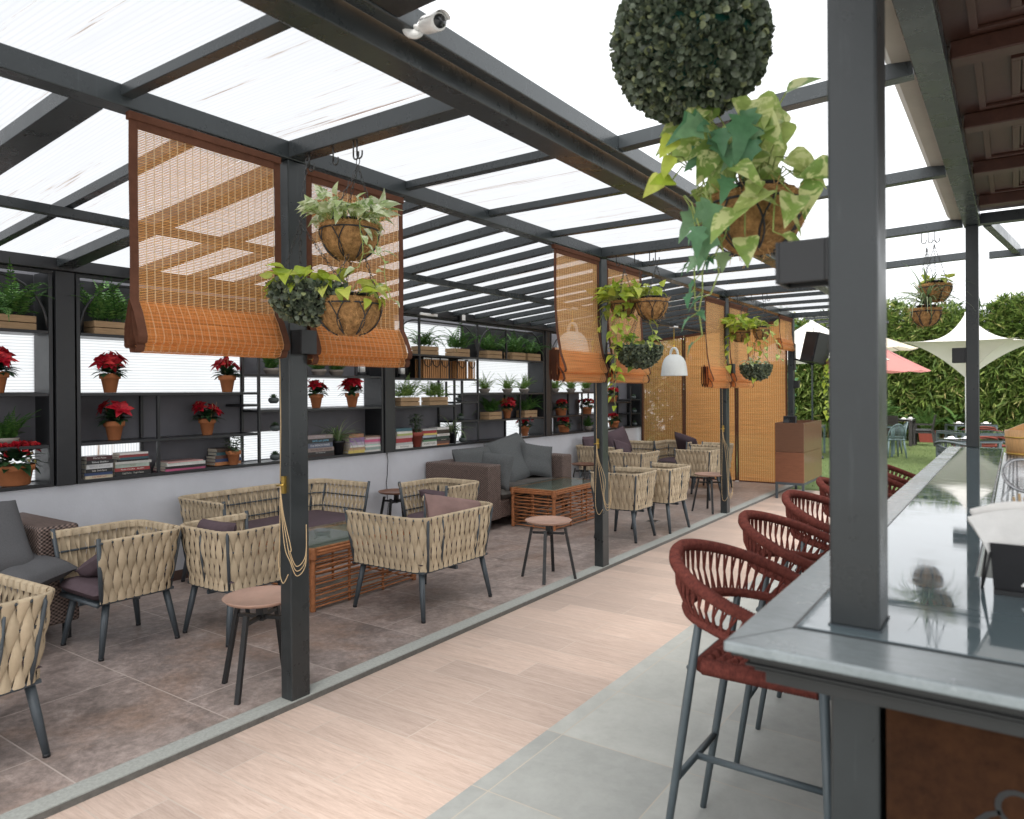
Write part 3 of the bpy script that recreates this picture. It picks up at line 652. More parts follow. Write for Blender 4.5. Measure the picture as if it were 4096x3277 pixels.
for k in range(24):
    y0=-1.2+k*.35
    m.add([(-.475,y0,3.122),(-.44,y0,3.075),(-.365,y0,3.068),(-.475,y0+.352,3.122),(-.44,y0+.352,3.075),(-.365,y0+.352,3.068)],[(0,1,4,3),(1,2,5,4)])
m.build('gutter','gutter',pg)
def hook(x,y,z,par,flip=1,L_=.10):
    m=MB(); pts=[(x-.02*flip,y,z+.004),(x,y,z-.002),(x,y,z-L_*.75)]
    for i in range(7): a=PI+PI*i/6; pts.append((x+flip*(.018+.018*cos(a)),y,z-L_*.75+.02*sin(a)))
    pts.append((x+.036*flip,y,z-L_*.6)); m.tube(pts,.0042,6); return m.build('hook','chain',par)
for y in PY[:3]:
    for x in (-2.98,-2.80,-2.655,-2.63 if y<3 else -2.60): hook(x,y+.02,2.885,pg)
for x in (-2.9,-2.78,-2.66,-2.6,-2.4): hook(x,PY[3]+.02,2.885,pg)
for x in (-.66,-.61,-.56): hook(x,7.14,2.995,pg)
# ------------------------------------------------------------------ wall shelf units
def shelf_unit(y0,label,shelves,ups):
    t=thing('wall_shelf',label,'shelf',(-6.0,y0,0),0,'steel wall shelf units'); W=3.33; zb,zt=.958,2.597; T=.028
    m=MB(); m.box((-.03,0,zb),(0,W,zb+.026)); m.box((-.03,0,zt-.026),(0,W,zt)); m.box((-.03,0,zb+.026),(0,T,zt-.026)); m.box((-.03,W-T,zb+.026),(0,W,zt-.026)); m.build('frame','shelf',t,.002)
    m=MB(); m.box((-.3,.0,zb),(-.032,.004,zt)); m.build('side_panel','shelf',t); m=MB(); m.box((-.3,W-.004,zb),(-.032,W,zt)); m.build('side_panel','shelf',t)
    m=MB(); m.box((-.3,.005,zb+.004),(-.031,W-.005,zb+.02)); m.build('shelf_board','shelf',t)
    for a,c,z in shelves:
        m=MB(); m.box((-.3,a+.001,z-.024),(-.001,c-.001,z)); m.build('shelf_board','shelf',t,.002)
    for y,a,c in ups:
        m=MB(); m.box((-.028,y-.012,a),(-.002,y+.012,c)); m.build('upright','shelf',t,.002)
        m=MB(); m.box((-.298,y-.012,a),(-.272,y+.012,c)); m.build('upright','shelf',t,.002)
    mid=[u[0] for u in ups if u[2]>2.5 and u[1]<1.2][0]
    for a,c in ((T,mid-.012),(mid+.012,W-T)):
        r=.36; pts=[]
        for i in range(9): th=PI-PI/2*i/8; pts.append((-.014,a+r+r*cos(th)+.004,2.16+r*1.05*sin(th)))
        for i in range(9): th=PI/2-PI/2*i/8; pts.append((-.014,c-r+r*cos(th)-.004,2.16+r*1.05*sin(th)))
        m=MB(); m.tube(pts,.011,6); m.build('arch','shelf',t)
    return t
zt=2.57
mirA=([(1.665,3.30,2.13),(1.665,3.30,1.66),(1.665,3.30,1.275),(0.03,1.14,1.84),(0.03,1.14,1.495)],[(1.65,.985,zt)])
def dark_back(t,a,c,z0,z1):  # black sheet backing, also paints in the shade of the unlit recesses
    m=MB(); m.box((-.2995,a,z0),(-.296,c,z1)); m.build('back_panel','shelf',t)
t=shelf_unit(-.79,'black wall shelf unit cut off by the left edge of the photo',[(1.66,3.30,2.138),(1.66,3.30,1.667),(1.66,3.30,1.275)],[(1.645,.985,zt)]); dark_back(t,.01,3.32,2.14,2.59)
t=shelf_unit(2.71,'black wall shelf unit behind the first roof post holding terracotta poinsettias and paperback books',[(.03,1.655,2.138),(.03,1.655,1.667),(.03,1.655,1.275),(1.665,3.30,1.842),(1.665,3.30,1.495),(1.49,1.655,1.84),(1.49,1.655,1.553)],
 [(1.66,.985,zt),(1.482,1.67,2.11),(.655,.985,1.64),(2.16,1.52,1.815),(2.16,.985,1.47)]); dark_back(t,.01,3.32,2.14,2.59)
t=shelf_unit(6.206,'black wall shelf unit above the wicker sofa holding ferns in crates and slatted lanterns',[(.03,1.63,2.125),(.03,1.63,1.832),(.03,1.14,1.488),(1.15,1.63,1.528),(1.15,1.63,1.28),(1.655,3.30,2.127),(1.3,3.30,1.638),(1.655,3.30,1.266)],
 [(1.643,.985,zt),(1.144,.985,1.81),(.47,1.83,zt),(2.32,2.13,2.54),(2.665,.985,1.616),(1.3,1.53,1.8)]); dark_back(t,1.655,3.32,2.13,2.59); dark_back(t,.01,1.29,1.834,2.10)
shelf_unit(9.726,'black wall shelf unit farthest along the wall, holding round headed red flowers',[(.03,1.72,1.64),(.03,1.72,1.264),(1.73,2.88,1.456),(2.9,3.30,1.50),(2.9,3.30,1.232),(.03,1.72,2.127)],
 [(1.725,.985,zt),(1.01,.985,1.62),(2.89,.985,1.75)])
# white cable box, spot lamp, cable
b=MB(); b.box((-6.0,6.62,2.598),(-5.93,6.93,2.628)); tag(b.build('cable_box','white',None,.004),'slim white cable box lying on top of the shelf unit','cable box')
sp=thing('spot_lamp','small black floodlight under the wall beam above the fern crates','lamp',(-5.93,7.42,2.62))
b=MB(); b.box((-.03,-.06,-.06),(.02,.06,.05)); b.build('housing','black',sp,.006); b=MB(); b.box((.0205,-.035,-.03),(.024,.035,.04)); b.build('lens','white',sp,.003)
b=MB(); pts=[(-6.012,6.10,.97-.0)]+[(-6.012+.008*(i%2),6.10+.012*sin(i*1.1)-.0,.95-.085*i) for i in range(1,11)]; b.tube(pts,.004,6); tag(b.build('power_cable','black'),'thin dark cable running down the pale wall below the shelf','cable')
# ------------------------------------------------------------------ bamboo blinds
def roman(label,y0,y1,prof,folds,mat,hook_end=True):
    t=thing('bamboo_blind',label,'blind',(-3.135,y0,0),0,'bamboo roman blinds along the lounge'); W=y1-y0; bw=.04
    def strip(a,c,pr,dx=0,ny=1):
        m=MB(); n=len(pr); vs=[]
        for (x,z) in pr:
            for j in range(ny+1):
                yy=a+(c-a)*j/ny; vs.append((x+dx+.0025*sin(yy*23+z*9),yy,z))
        m.add(vs,[(i*(ny+1)+j,(i+1)*(ny+1)+j,(i+1)*(ny+1)+j+1,i*(ny+1)+j+1) for i in range(n-1) for j in range(ny)],True); return m
    def dense(pr):
        out=[]
        for i in range(len(pr)-1):
            for k in range(4): out.append((pr[i][0]+(pr[i+1][0]-pr[i][0])*k/4,pr[i][1]+(pr[i+1][1]-pr[i][1])*k/4))
        return out+[pr[-1]]
    pr=dense(prof)
    strip(bw,W-bw,pr,0,14).build('bamboo_sheet',mat,t)
    for a,c in ((0,bw),(W-bw,W)): strip(a,c,pr,.002,2).build('binding','fabborder',t)
    m=MB(); zt_=prof[0][1]; m.box((.002,bw,zt_-.035),(.006,W-bw,zt_+.0)); m.build('top_binding','fabborder',t)
    b2=MB(); b2.box((-.022,0.0,zt_),(.012,W,zt_+.035)); b2.build('head_rail','fabborder',t,.003)
    for fp in folds:
        fp=dense(fp); strip(bw,W-bw,fp,0,10).build('bamboo_fold',mat,t)
        for a,c in ((0,bw),(W-bw,W)): strip(a,c,fp,.002,1).build('fold_binding','fabborder',t)
    return t
P1=[(0,2.84),(0,2.06),(.03,2.01),(.06,1.94),(.072,1.90),(.066,1.875),(.03,1.862)]
F1=[[(-.004,2.05),(-.03,1.90),(-.02,1.855),(.0,1.852),(.008,1.95)],[(.01,2.0),(.028,1.90),(.045,1.868),(.052,1.85),(.04,1.826),(.0,1.82),(-.012,1.85)],[(-.01,2.05),(-.045,1.93),(-.05,1.85),(-.035,1.84),(-.02,1.93)]]
dz=lambda pr,d: [(x,z+d) for x,z in pr]
roman('nearest bamboo blind, left of the first roof post, half lowered',1.632,2.418,P1,[dz(f,.012) for f in F1],'blind')
roman('bamboo blind right behind the first cluster of hanging baskets',2.582,3.335,dz(P1,-.012),[dz(f,-.015) for f in F1],'blind')
P3=[(0,2.84),(0,2.35),(.015,2.15),(.05,1.97),(.09,1.87),(.10,1.835),(.09,1.815),(.03,1.81)]
F3=[[(.03,1.86),(.075,1.80),(.085,1.76),(.07,1.735),(.02,1.73)],[(.0,2.0),(.0,1.8),(.015,1.745),(.03,1.80),(.02,2.0)],[(-.02,2.02),(-.025,1.8),(-.015,1.74),(-.002,1.8),(-.01,2.0)],[(-.05,2.0),(-.055,1.8),(-.045,1.75),(-.03,1.8),(-.03,2.0)]]
roman('curving bamboo blind left of the second roof post, folds bunched',5.135,5.93,P3,F3,'blind2')
roman('bamboo blind right of the second roof post behind lime green trailing plants',6.065,6.85,dz(P3,0.0),F3,'blind2')
roman('curving bamboo blind left of the third roof post',8.69,9.43,dz(P3,-.05),[dz(f,-.05) for f in F3],'blind2')
roman('bamboo blind right of the third roof post',9.58,10.41,dz(P3,-.045),[dz(f,-.045) for f in F3],'blind2')
P7=[(0,2.84),(0,2.6),(.02,2.48),(.035,2.43),(.03,2.415),(0.,2.41)]
roman('short rolled up bamboo blind beside the farthest roof post',12.11,12.94,P7,[[(.0,2.5),(.03,2.40),(.045,2.345),(.04,2.32),(0,2.312)],[(-.02,2.5),(-.03,2.36),(-.01,2.32),(.01,2.4)],[(-.04,2.5),(-.05,2.36),(-.035,2.33),(-.02,2.42)]],'blind2')
def screen(label,x0,x1,mat):
    t=thing('bamboo_screen',label,'blind',(x0,12.95,0),0,'full height bamboo screens at the lounge end'); W=x1-x0; bw=.035
    def zz(x): return 2.595+(x0+x+6.0)/2.78*.275
    def st(a,c,dy,n):
        m=MB(); vs=[]
        for i in range(n+1):
            x=a+(c-a)*i/n
            for k in range(9): z=.045+(zz(x)-.045)*k/8; vs.append((x,dy+.006*sin(z*5+x*3),z))
        m.add(vs,[(i*9+k,(i+1)*9+k,(i+1)*9+k+1,i*9+k+1) for i in range(n) for k in range(8)],True); return m
    st(bw,W-bw,0,8).build('bamboo_sheet',mat,t)
    st(0,bw,-.003,1).build('binding','fabborder',t); st(W-bw,W,-.003,1).build('binding','fabborder',t)
    m=MB(); m.box((bw,-.012,.03),(W-bw,.006,.05)); m.build('bottom_binding','fabborder',t)
    m=MB(); m.bar((bw,-.004,zz(bw)-.02),(W-bw,-.004,zz(W-bw)-.02),.006,.045); m.build('top_binding','fabborder',t)
screen('bamboo screen nearest the wall, letting garden bamboo show through',-5.93,-5.085,'blindXopen')
screen('middle bamboo screen at the lounge end',-5.078,-4.10,'blindX')
screen('bamboo screen beside the wooden cabinet',-4.096,-3.22,'blindX')
# pull cords with brass cleats
def spline(P,n=6):
    P=[V(p) for p in P]; Q=[P[0]]+P+[P[-1]]; out=[]
    for i in range(1,len(Q)-2):
        for k in range(n):
            t=k/n; out.append(.5*((2*Q[i])+(Q[i+1]-Q[i-1])*t+(2*Q[i-1]-5*Q[i]+4*Q[i+1]-Q[i+2])*t*t+(3*Q[i]-Q[i-1]-3*Q[i+1]+Q[i+2])*t**3))
    return out+[P[-1]]
def pull(label,y,zc,zb,swing):
    t=thing('pull_cord',label,'cord',(-3.17,y,0)); m=MB(); m.box((-.012,-.014,zc-.045),(.012,-.0005,zc+.045)); m.tube([(0,-.012,zc),(0,-.03,zc)],.006,6); m.tube([(-.028,-.03,zc-.004),(.028,-.03,zc+.004)],.005,6); m.build('cleat','brass',t)
    m=MB(); m.tube([(-.006,-.022,1.84),(-.004,-.02,1.5),(0,-.03,zc+.02)],.0028,5)
    for k in range(3):
        d=.025*k; m.tube(spline([(.0,-.03,zc),(.01+d*.3,-.03,zc-.15),(.04+d,-.035,zc-.32),(.075+swing*.5,-.03,zb+.12+d),(.09+swing,.0,zb+.04+d),(.10+swing,.05,zb+.09+d),(.095,.06,zb+.25+d)]),.0024,5)
    m.tube(spline([(.0,-.03,zc-.02),(-.008,-.03,zc-.3),(-.012,-.035,zb+.1),(.02,-.035,zb),(.06,-.03,zb+.05)]),.0024,5); m.build('cord_loop','cord',t)
pull('beige blind cord looped on a brass cleat on the first roof post',PY[0],1.17,.66,0)
pull('beige blind cord looped on a brass cleat on the second roof post',PY[1],1.17,.52,.0)
pull('beige blind cord looped on a brass cleat on the third roof post',PY[2],1.15,.2,0)
def wall_lamp(label,x,y,z,s=(.085,.10,.125)):
    t=thing('wall_lamp',label,'wall lamp',(x,y,z),0,'black cube wall lamps')
    m=MB(); a,b_,c=s; T=.008; m.box((0,-b_/2,-c/2),(T,b_/2,c/2)); m.box((a-T,-b_/2,-c/2),(a,b_/2,c/2)); m.box((T,-b_/2,-c/2),(a-T,-b_/2+T,c/2)); m.box((T,b_/2-T,-c/2),(a-T,b_/2,c/2)); m.build('housing','black',t,.0015)
    m=MB(); m.box((T,-b_/2+T,-.01),(a-T,b_/2-T,.01)); m.build('lens','lampwhite',t); return t
wall_lamp('black cube wall lamp on the first roof post below the hanging baskets',-3.124,PY[0]+.06,1.92)
wall_lamp('black cube wall lamp on the second roof post',-3.124,PY[1]+.06,1.93)
wall_lamp('black cube wall lamp on the third roof post',-3.124,PY[2]+.06,1.94)
wall_lamp('black cube wall lamp on the farthest roof post below the loudspeaker',-3.124,PY[3]+.06,1.75)
# ------------------------------------------------------------------ bar
def prism(mb,poly,z0,z1):
    n=len(poly); return mb.add([(x,y,z0) for x,y in poly]+[(x,y,z1) for x,y in poly],[tuple(range(n-1,-1,-1)),tuple(range(n,2*n))]+[(i,(i+1)%n,n+(i+1)%n,n+i) for i in range(n)],False)
bar=thing('bar_counter','L shaped dark bar counter with slate edged glass top and rusty front','bar counter')
BX,BY,BE=-.476,1.41,7.27
def Lp(i,inner=0): return [(BX+i,BY+i),(2.6,BY+i),(2.6,2.25-inner),(-.082-inner,2.25-inner),(-.082-inner,BE-i),(BX+i,BE-i)]
m=MB(); prism(m,Lp(0),1.136,1.1575); m.build('counter_top','slate',bar,.005,3)
m=MB(); m.bar((BX+.003,BY+.003,1.1577),(BX+.094,BY+.155,1.1577),.0015,.0006); m.build('mitre_joint','black',bar)
gx,gy=-.382,1.566
m=MB(); prism(m,[(gx,gy),(2.59,gy),(2.59,2.245),(-.086,2.245),(-.086,BE-.09),(gx,BE-.09)],1.158,1.1592); m.build('groove','black',bar)
m=MB(); k=.007; gq=[[(gx+k,gy+k),(2.58,gy+k),(2.58,1.93),(gx+k,1.835)],[(gx+k,1.839),(2.58,1.934),(2.58,2.24),(-.09,2.24),(-.09,3.6),(gx+k,3.6)],[(gx+k,3.604),(-.09,3.604),(-.09,BE-.097),(gx+k,BE-.097)]]
for q in gq: prism(m,q,1.1585,1.1612)
m.build('glass_top','barglass',bar)
m=MB()
for i,z0,z1 in ((.012,1.128,1.136),(.030,1.119,1.128),(.040,1.110,1.119),(.033,1.1055,1.110),(.052,1.099,1.1055),(.047,1.094,1.099),(.064,1.068,1.094)): prism(m,Lp(i,.01),z0,z1)
m.build('moulding','mould',bar,.0012,2)
m=MB(); prism(m,[(-.215,1.615),(2.5,1.615),(2.5,2.2),(-.12,2.2),(-.12,BE-.12),(-.30,BE-.12),(-.30,1.76),(-.215,1.76)],.02,1.07); m.build('body','mould',bar)
def rustpanel(a,b_): m=MB(); m.box(a,b_); return m.build('rust_panel','rust',bar,.002)
rustpanel((-.214,1.602,.06),(.62,1.614,1.068)); rustpanel((.64,1.602,.06),(1.5,1.614,1.068))
for k in range(5): rustpanel((-.312,1.80+k*1.06,.06),(-.301,2.82+k*1.06,1.06))
# dark scroll emblem painted on the front panel
m=MB()
def flat(pts,w):
    vs=[]
    for i,p in enumerate(pts):
        a=V(pts[max(0,i-1)]); c=V(pts[min(len(pts)-1,i+1)]); d=(c-a).normalized(); n_=V((-d.y,d.x)); ww=w*(1-.3*abs(2*i/(len(pts)-1)-1))
        for s_ in (-1,1): q=V(p)+n_*s_*ww/2; vs.append((q.x,1.6008,q.y))
    m.add(vs,[(2*i,2*i+1,2*i+3,2*i+2) for i in range(len(pts)-1)])
arc=lambda cx,cz,r,a,b_,n=14: [(cx+r*cos(R(a+(b_-a)*i/n)),cz+r*sin(R(a+(b_-a)*i/n))) for i in range(n+1)]
flat(arc(.0,.885,.03,-20,300),.011); flat(arc(.05,.905,.026,0,300),.010); flat([(-.026,.872),(-.045,.862),(-.06,.845),(-.08,.81),(-.09,.76)],.012); flat(arc(.06,.80,.075,60,250),.013); flat(arc(.13,.86,.05,-60,200),.012); flat(arc(.0,.77,.04,-30,250),.011)
m.build('emblem','black',bar)
# stainless perforated work strip
m=MB(); x0,x1=-.078,.42
m.box((x0,3.6,1.09),(x1,6.9,1.149)); m.build('work_strip','steel',bar,.003)
m=MB()
for j in range(118):
    for i in range(4):
        if (j//12)%1==0: xx=x0+.022+i*.019; yy=3.75+j*.0262; m.add([(xx,yy,1.1496),(xx+.009,yy,1.1496),(xx+.009,yy+.012,1.1496),(xx,yy+.012,1.1496)],[(0,1,2,3)])
m.build('drain_slots','blackplastic',bar)
# ------------------------------------------------------------------ bar canopy
cn=thing('bar_canopy','dark steel bar canopy with carved brown ceiling on two counter posts','canopy')
m=MB(); m.box((-.32,1.615,1.1615),(-.226,1.738,3.02)); m.build('post','post',cn,.006); m=MB(); m.box((-.3225,1.6125,1.1615),(-.2235,1.7405,1.1645)); m.build('post_base','rod',cn)
m=MB(); m.box((-.32,1.617,.02),(-.226,1.735,1.069)); m.build('post','post',cn,.006)
m=MB(); m.box((-.342,7.18,1.1615),(-.25,7.29,3.02)); m.build('post','post',cn,.006)
m=MB(); m.box((-.355,-1.2,3.021),(-.235,7.30,3.11)); m.build('beam','beam',cn,.004)
for y in (7.18,): m=MB(); m.box((-.234,y,3.021),(2.6,y+.1,3.11)); m.build('beam','beam',cn,.004)
m=MB(); m.box((-.22,8.98,3.0),(2.6,9.05,3.07)); m.build('beam','beam',cn,.003)
m=MB(); m.bar((-.19,7.3,3.06),(.02,9.0,3.06),.06,.09); m.build('beam','beam',cn,.003)
ribs=[.55,1.55,2.58,3.62,4.62,5.62,6.62]
for y in ribs: m=MB(); m.box((-.225,y,3.055),(2.6,y+.105,3.134)); m.build('rib','ceilwood',cn,.006)
for a,c in zip([-.5]+[y+.105 for y in ribs],ribs+[7.18]):
    m=MB()
    m.box((-.30,a-.05,3.135),(2.6,c+.05,3.15))
    def fr(x0,x1,y0,y1,w,z0,z1):
        m.box((x0,y0,z0),(x1,y0+w,z1)); m.box((x0,y1-w,z0),(x1,y1,z1)); m.box((x0,y0+w,z0),(x0+w,y1-w,z1)); m.box((x1-w,y0+w,z0),(x1,y1-w,z1))
    for x0 in (-.15,.95):
        if c-a>.5: fr(x0,x0+1.0,a+.06,c-.06,.03,3.118,3.134); fr(x0+.14,x0+.86,a+.19,c-.19,.035,3.112,3.134); fr(x0+.18,x0+.82,a+.23,c-.23,.012,3.122,3.134)
    m.build('ceiling_board','ceilwood',cn,.003)
wall_lamp('black cube wall lamp on the near canopy post, largest in the picture',-.43,1.68,1.927,(.1095,.10,.09))
wall_lamp('black cube wall lamp on the far canopy post before the sail umbrella',-.442,7.23,1.935,(.0995,.10,.125))
# ------------------------------------------------------------------ things on the bar
cd=thing('napkin_caddy','black napkin caddy with white napkins and wrapped straws on the bar','napkin holder',(.05,2.12,1.1615))
m=MB(); vs=[(-.095,-.045,.012),(.11,-.045,.012),(.11,.05,.012),(-.095,.05,.012),(-.102,-.055,.122),(.115,-.055,.122),(.115,.06,.122),(-.102,.06,.122)]
m.add(vs,[(3,2,1,0),(0,1,5,4),(1,2,6,5),(2,3,7,6),(3,0,4,7)]); m.add([(x*.97,y*.93,max(z-.0,.016)) for x,y,z in vs],[(0,1,2,3),(4,5,1,0),(5,6,2,1),(6,7,3,2),(7,4,0,3)]); m.build('tub','blackplastic',cd)
m=MB(); m.box((-.095,-.052,0),(.12,.055,.0115)); m.tube([(-.100,-.056,.10),(-.118,-.06,.012),(-.121,.06,.004),(-.108,.06,.115)],.003,6); m.build('stand','black',cd)
m=MB()
for i in range(8):
    ph=rnd.uniform(0,6)
    m.grid(lambda u,v: (-.088+.083*u-.058*(1-u)**1.6*v**1.6+.004*sin(ph+u*5)*v, -.045+.0115*i+.012*sin(PI*u)*v-.018*(1-u)*v*v+.003*sin(ph+u*7), .025+(.160+.012*sin(ph)+.02*u+.012*sin(PI*u))*v), 8,6)
m.build('napkin','napkin',cd)
m=MB()
for i in range(14): x=-.006+.011*(i%10); y=-.03+.03*(i//10); m.tube([(x,y,.02),(x+.002,y,.222+.006*(i%3))],.0055,8)
m.build('wrapped_straw','napkin',cd)
m=MB()
for i in range(6): m.tube([(-.035+.009*i,.02,.03),(-.055+.011*i,.03,.225+.008*(i%2))],.003,6)
m.build('stirring_stick','wood_light',cd)
ut=thing('utensil_holder','steel cup of bar tools with a round strainer behind the napkin caddy','utensil holder',(.03,2.5,1.1615))
m=MB(); m.lathe([(0,0),(.045,0),(.05,.12),(.047,.12),(.043,.01),(0,.01)],n=24); m.build('cup','steel',ut)
m=MB(); c=V((-.012,-.01,.245)); ax=V((.3,-.8,.5)); ring(m,c,.05,.005,ax,26,6); a=ax.normalized(); u=a.cross(V((.2,.9,.1))).normalized(); w=a.cross(u)
m.grid(lambda s_,t: c+(u*cos(2*PI*s_)+w*sin(2*PI*s_))*.047*t-a*.03*(1-t*t),24,6); m.mi=[0]*len(m.mi); m.mi[-144:]=[1]*144; m.tube([c+w*.05,c+w*.09+V((0,0,-.01)),(.01,0,.06)],.004,6); m.tube([c-w*.05+u*.01,c-w*.075,c-w*.05-u*.01],.003,6); m.build('strainer',['steel','mesh'],ut)
m=MB(); m.tube([(.02,.0,.03),(.03,-.01,.26)],.004,6); m.build('muddler_rod','black',ut); m=MB(); m.tube([(.029,-.01,.25),(.030,-.01,.258),(.032,-.011,.292),(.032,-.011,.298)],[.006,.009,.009,.003],10); m.build('muddler_tip','redplastic',ut)
gt=thing('grater_tray','white perforated steel tray behind the strainer','tray',(.10,3.2,1.1615))
m=MB(); m.box((-.12,-.25,0),(.2,.25,.006)); m.box((-.12,-.25,.006),(-.114,.25,.03)); m.box((-.114,-.25,.006),(.2,-.244,.03)); m.box((-.114,.244,.006),(.2,.25,.03)); m.build('pan','white',gt)
m=MB()
for i in range(11):
    for j in range(20): x,y=-.10+i*.026,-.225+j*.0235; m.add([(x,y,.0066),(x+.011,y,.0066),(x+.011,y+.011,.0066),(x,y+.011,.0066)],[(0,1,2,3)])
m.build('perforation','blackplastic',gt)
bk=thing('ice_bucket','round wooden bucket with brass bands at the far end of the bar','bucket',(.075,6.72,1.1495))
m=MB(); m.lathe([(0,0),(.135,0),(.148,.185),(.137,.185),(.126,.02),(0,.02)],n=20); m.build('bucket_body','bucketwood',bk)
for z,r in ((.012,.138),(.135,.1465)): m=MB(); ring(m,(0,0,z),r,.0055,(0,0,1),40,6); m.build('band','brass',bk)
m=MB(); m.add([(-.13,-.02,.186),(.13,-.02,.186),(0,-.02,.25),(-.13,.02,.186),(.13,.02,.186),(0,.02,.25)],[(0,1,2),(5,4,3),(0,2,5,3),(2,1,4,5)]); m.lathe([(0,.186),(.134,.186),(.134,.178)],n=24); m.build('lid','bucketwood',bk)
# ------------------------------------------------------------------ rope stools
def ropewrap(mb,pts,r,pitch=.0085,n=8,amp=.11):
    pts=[V(p) for p in pts]; seg=[(pts[i+1]-pts[i]).length for i in range(len(pts)-1)]; tot=sum(seg); N_=int(tot/pitch)*2; out=[];rr=[]; i=0; acc=0
    for k in range(N_+1):
        d=tot*k/N_
        while i<len(seg)-1 and acc+seg[i]<d: acc+=seg[i]; i+=1
        out.append(pts[i].lerp(pts[i+1],(d-acc)/seg[i])); rr.append(r*(1+(amp if k%2 else -amp)))
    mb.tube(out,rr,n)
def smoothpath(f,n=60): return [V(f(i/n)) for i in range(n+1)]
def rope_chair(name,label,cat,group,sh,backh,foot=True,rope='rope',leg='stoolleg'):
    t=thing(name,label,cat,(0,0,0),0,group); S=sh; hb=backh
    def rim(u):
        th=(u-.5)*2; a=th*R(128)
        x=-.285*cos(a)-.03; y=.30*sin(min(PI/2,abs(a)))*(1 if a>=0 else -1) if abs(a)<PI/2 else .295*(1 if a>0 else -1)*(1-.10*((abs(a)-PI/2)/.66)**2)
        z=S+hb-(hb-.145)*(abs(th)**1.55); return (x+(.02 if abs(a)>PI/2 else 0)*((abs(a)-PI/2)/.66),y,z)
    def low(u):
        th=(u-.5)*2; a=th*R(120); x=-.225*cos(a)-.05; y=.25*sin(min(PI/2,abs(a)))*(1 if a>=0 else -1); 
        z=S+.155-.05*abs(th)**2; return (x,y*(1+.18*max(0,abs(th)-.6)/.4),z)
    RP,LP=smoothpath(rim),smoothpath(low)
    m=MB(); ropewrap(m,RP,.021); m.build('back_rim',rope,t)
    m=MB(); ropewrap(m,LP,.017); m.build('lower_rail',rope,t)
    m=MB()
    for k in range(74):
        u=.04+.92*k/73; a,b_=V(rim(u)),V(low(min(1,max(0,u+.014*(1 if k%2 else -1)))))
        mid=a.lerp(b_,.5)+V((a.x*.05,a.y*.05,0)); m.tube([a,mid,b_],.0046,5,caps=False)
    m.build('cord_backrest',rope,t)
    m=MB(); w=.185; wy=.165; xo=.015
    def seatf(u,v):
        x,y=(-1+2*u)*w+xo,(-1+2*v)*wy; i,j=int(u*20),int(v*20); 
        z=S+.017*sin(u*11*PI)*sin(v*11*PI)-.018*(1-(2*u-1)**4)*(1-(2*v-1)**4); return (x,y,z)
    m.grid(seatf,60,60); m.add([(-w+xo,-wy,S-.035),(w+xo,-wy,S-.035),(w+xo,wy,S-.035),(-w+xo,wy,S-.035)],[(3,2,1,0)]); m.build('seat',rope,t)
    m=MB(); q=w+.004+xo; p_=-w-.004+xo; r_=wy+.004
    for a,b_ in (((p_,-r_),(q,-r_)),((q,-r_),(q,r_)),((q,r_),(p_,r_)),((p_,r_),(p_,-r_))): ropewrap(m,[(a[0],a[1],S-.022),(b_[0],b_[1],S-.022)],.028,.0095)
    m.build('seat_edge',rope,t)
    for sy in (-1,1):
        m=MB(); ls=V(low(.26 if sy<0 else .74)); ft=V((-.31,.197*sy,.0)); m.tube([ls,ls.lerp(ft,.33),ls.lerp(ft,.66),ft],[.0135,.0155,.0145,.012],10); m.build('leg',leg,t)
        m=MB(); m.tube([V((.225,.205*sy,S+.0)),V((.24,.21*sy,.28)),V((.262,.215*sy,0))],[.0155,.0145,.012],10); m.tube([V((.22,.205*sy,S)),V((.10,.272*sy,S+.13))],.009,8); m.build('leg',leg,t)
    m=MB(); m.tube([(-.215,-.19,S-.03),(-.215,.19,S-.03)],.01,8)
    if foot:
        m.build('seat_bar',leg,t); m=MB(); xb=-.262; m.tube([(xb,-.2,.30),(xb,.2,.30)],.0125,8); m.tube([(.246,-.2,.30),(.246,.2,.30)],.0125,8); m.tube([(xb,0,.30),(.246,0,.30)],.0125,8)
    m.build('foot_rail' if foot else 'cross_bar',leg,t,0); return t
st0=rope_chair('bar_stool','nearest rust red rope bar stool, tucked under the corner of the counter','bar stool','rust red rope bar stools along the bar',.725,.345)
st0.location=(-.715,2.59,0)
names=['second rust red rope bar stool from the camera','third rust red rope bar stool, seen just left of the near canopy post','rust red rope bar stool mostly hidden behind the near canopy post','rust red rope bar stool against the lawn right of the near post','farthest rust red rope bar stool at the lawn end of the bar']
for i,nm in enumerate(names): dup(st0,(-.72-.01*(i%2),3.40+.79*i,0),R((3,-4,5,-2,4)[i]),nm)
# ------------------------------------------------------------------ woven tub chairs
def rpath(D,W,r,z):   # U path, open towards +x
    pts=[]; 
    def seg(a,b_,n):
        for i in range(n): pts.append((a[0]+(b_[0]-a[0])*i/n,a[1]+(b_[1]-a[1])*i/n))
    seg((D/2,-W/2),(-D/2+r,-W/2),10)
    for i in range(8): th=-PI/2-PI/2*i/8; pts.append((-D/2+r+r*cos(th),-W/2+r+r*sin(th)))
    seg((-D/2,-W/2+r),(-D/2,W/2-r),12)
    for i in range(8): th=PI-PI/2*i/8; pts.append((-D/2+r+r*cos(th),W/2-r+r*sin(th)))
    seg((-D/2+r,W/2),(D/2,W/2),10); pts.append((D/2,W/2)); return [V((x,y,z)) for x,y in pts]
def along(P,s):
    tot=0; L_=[(P[i+1]-P[i]).length for i in range(len(P)-1)]; T=sum(L_); d=s*T
    for i,l in enumerate(L_):
        if d<=l or i==len(L_)-1: return P[i].lerp(P[i+1],min(1,d/l))
        d-=l
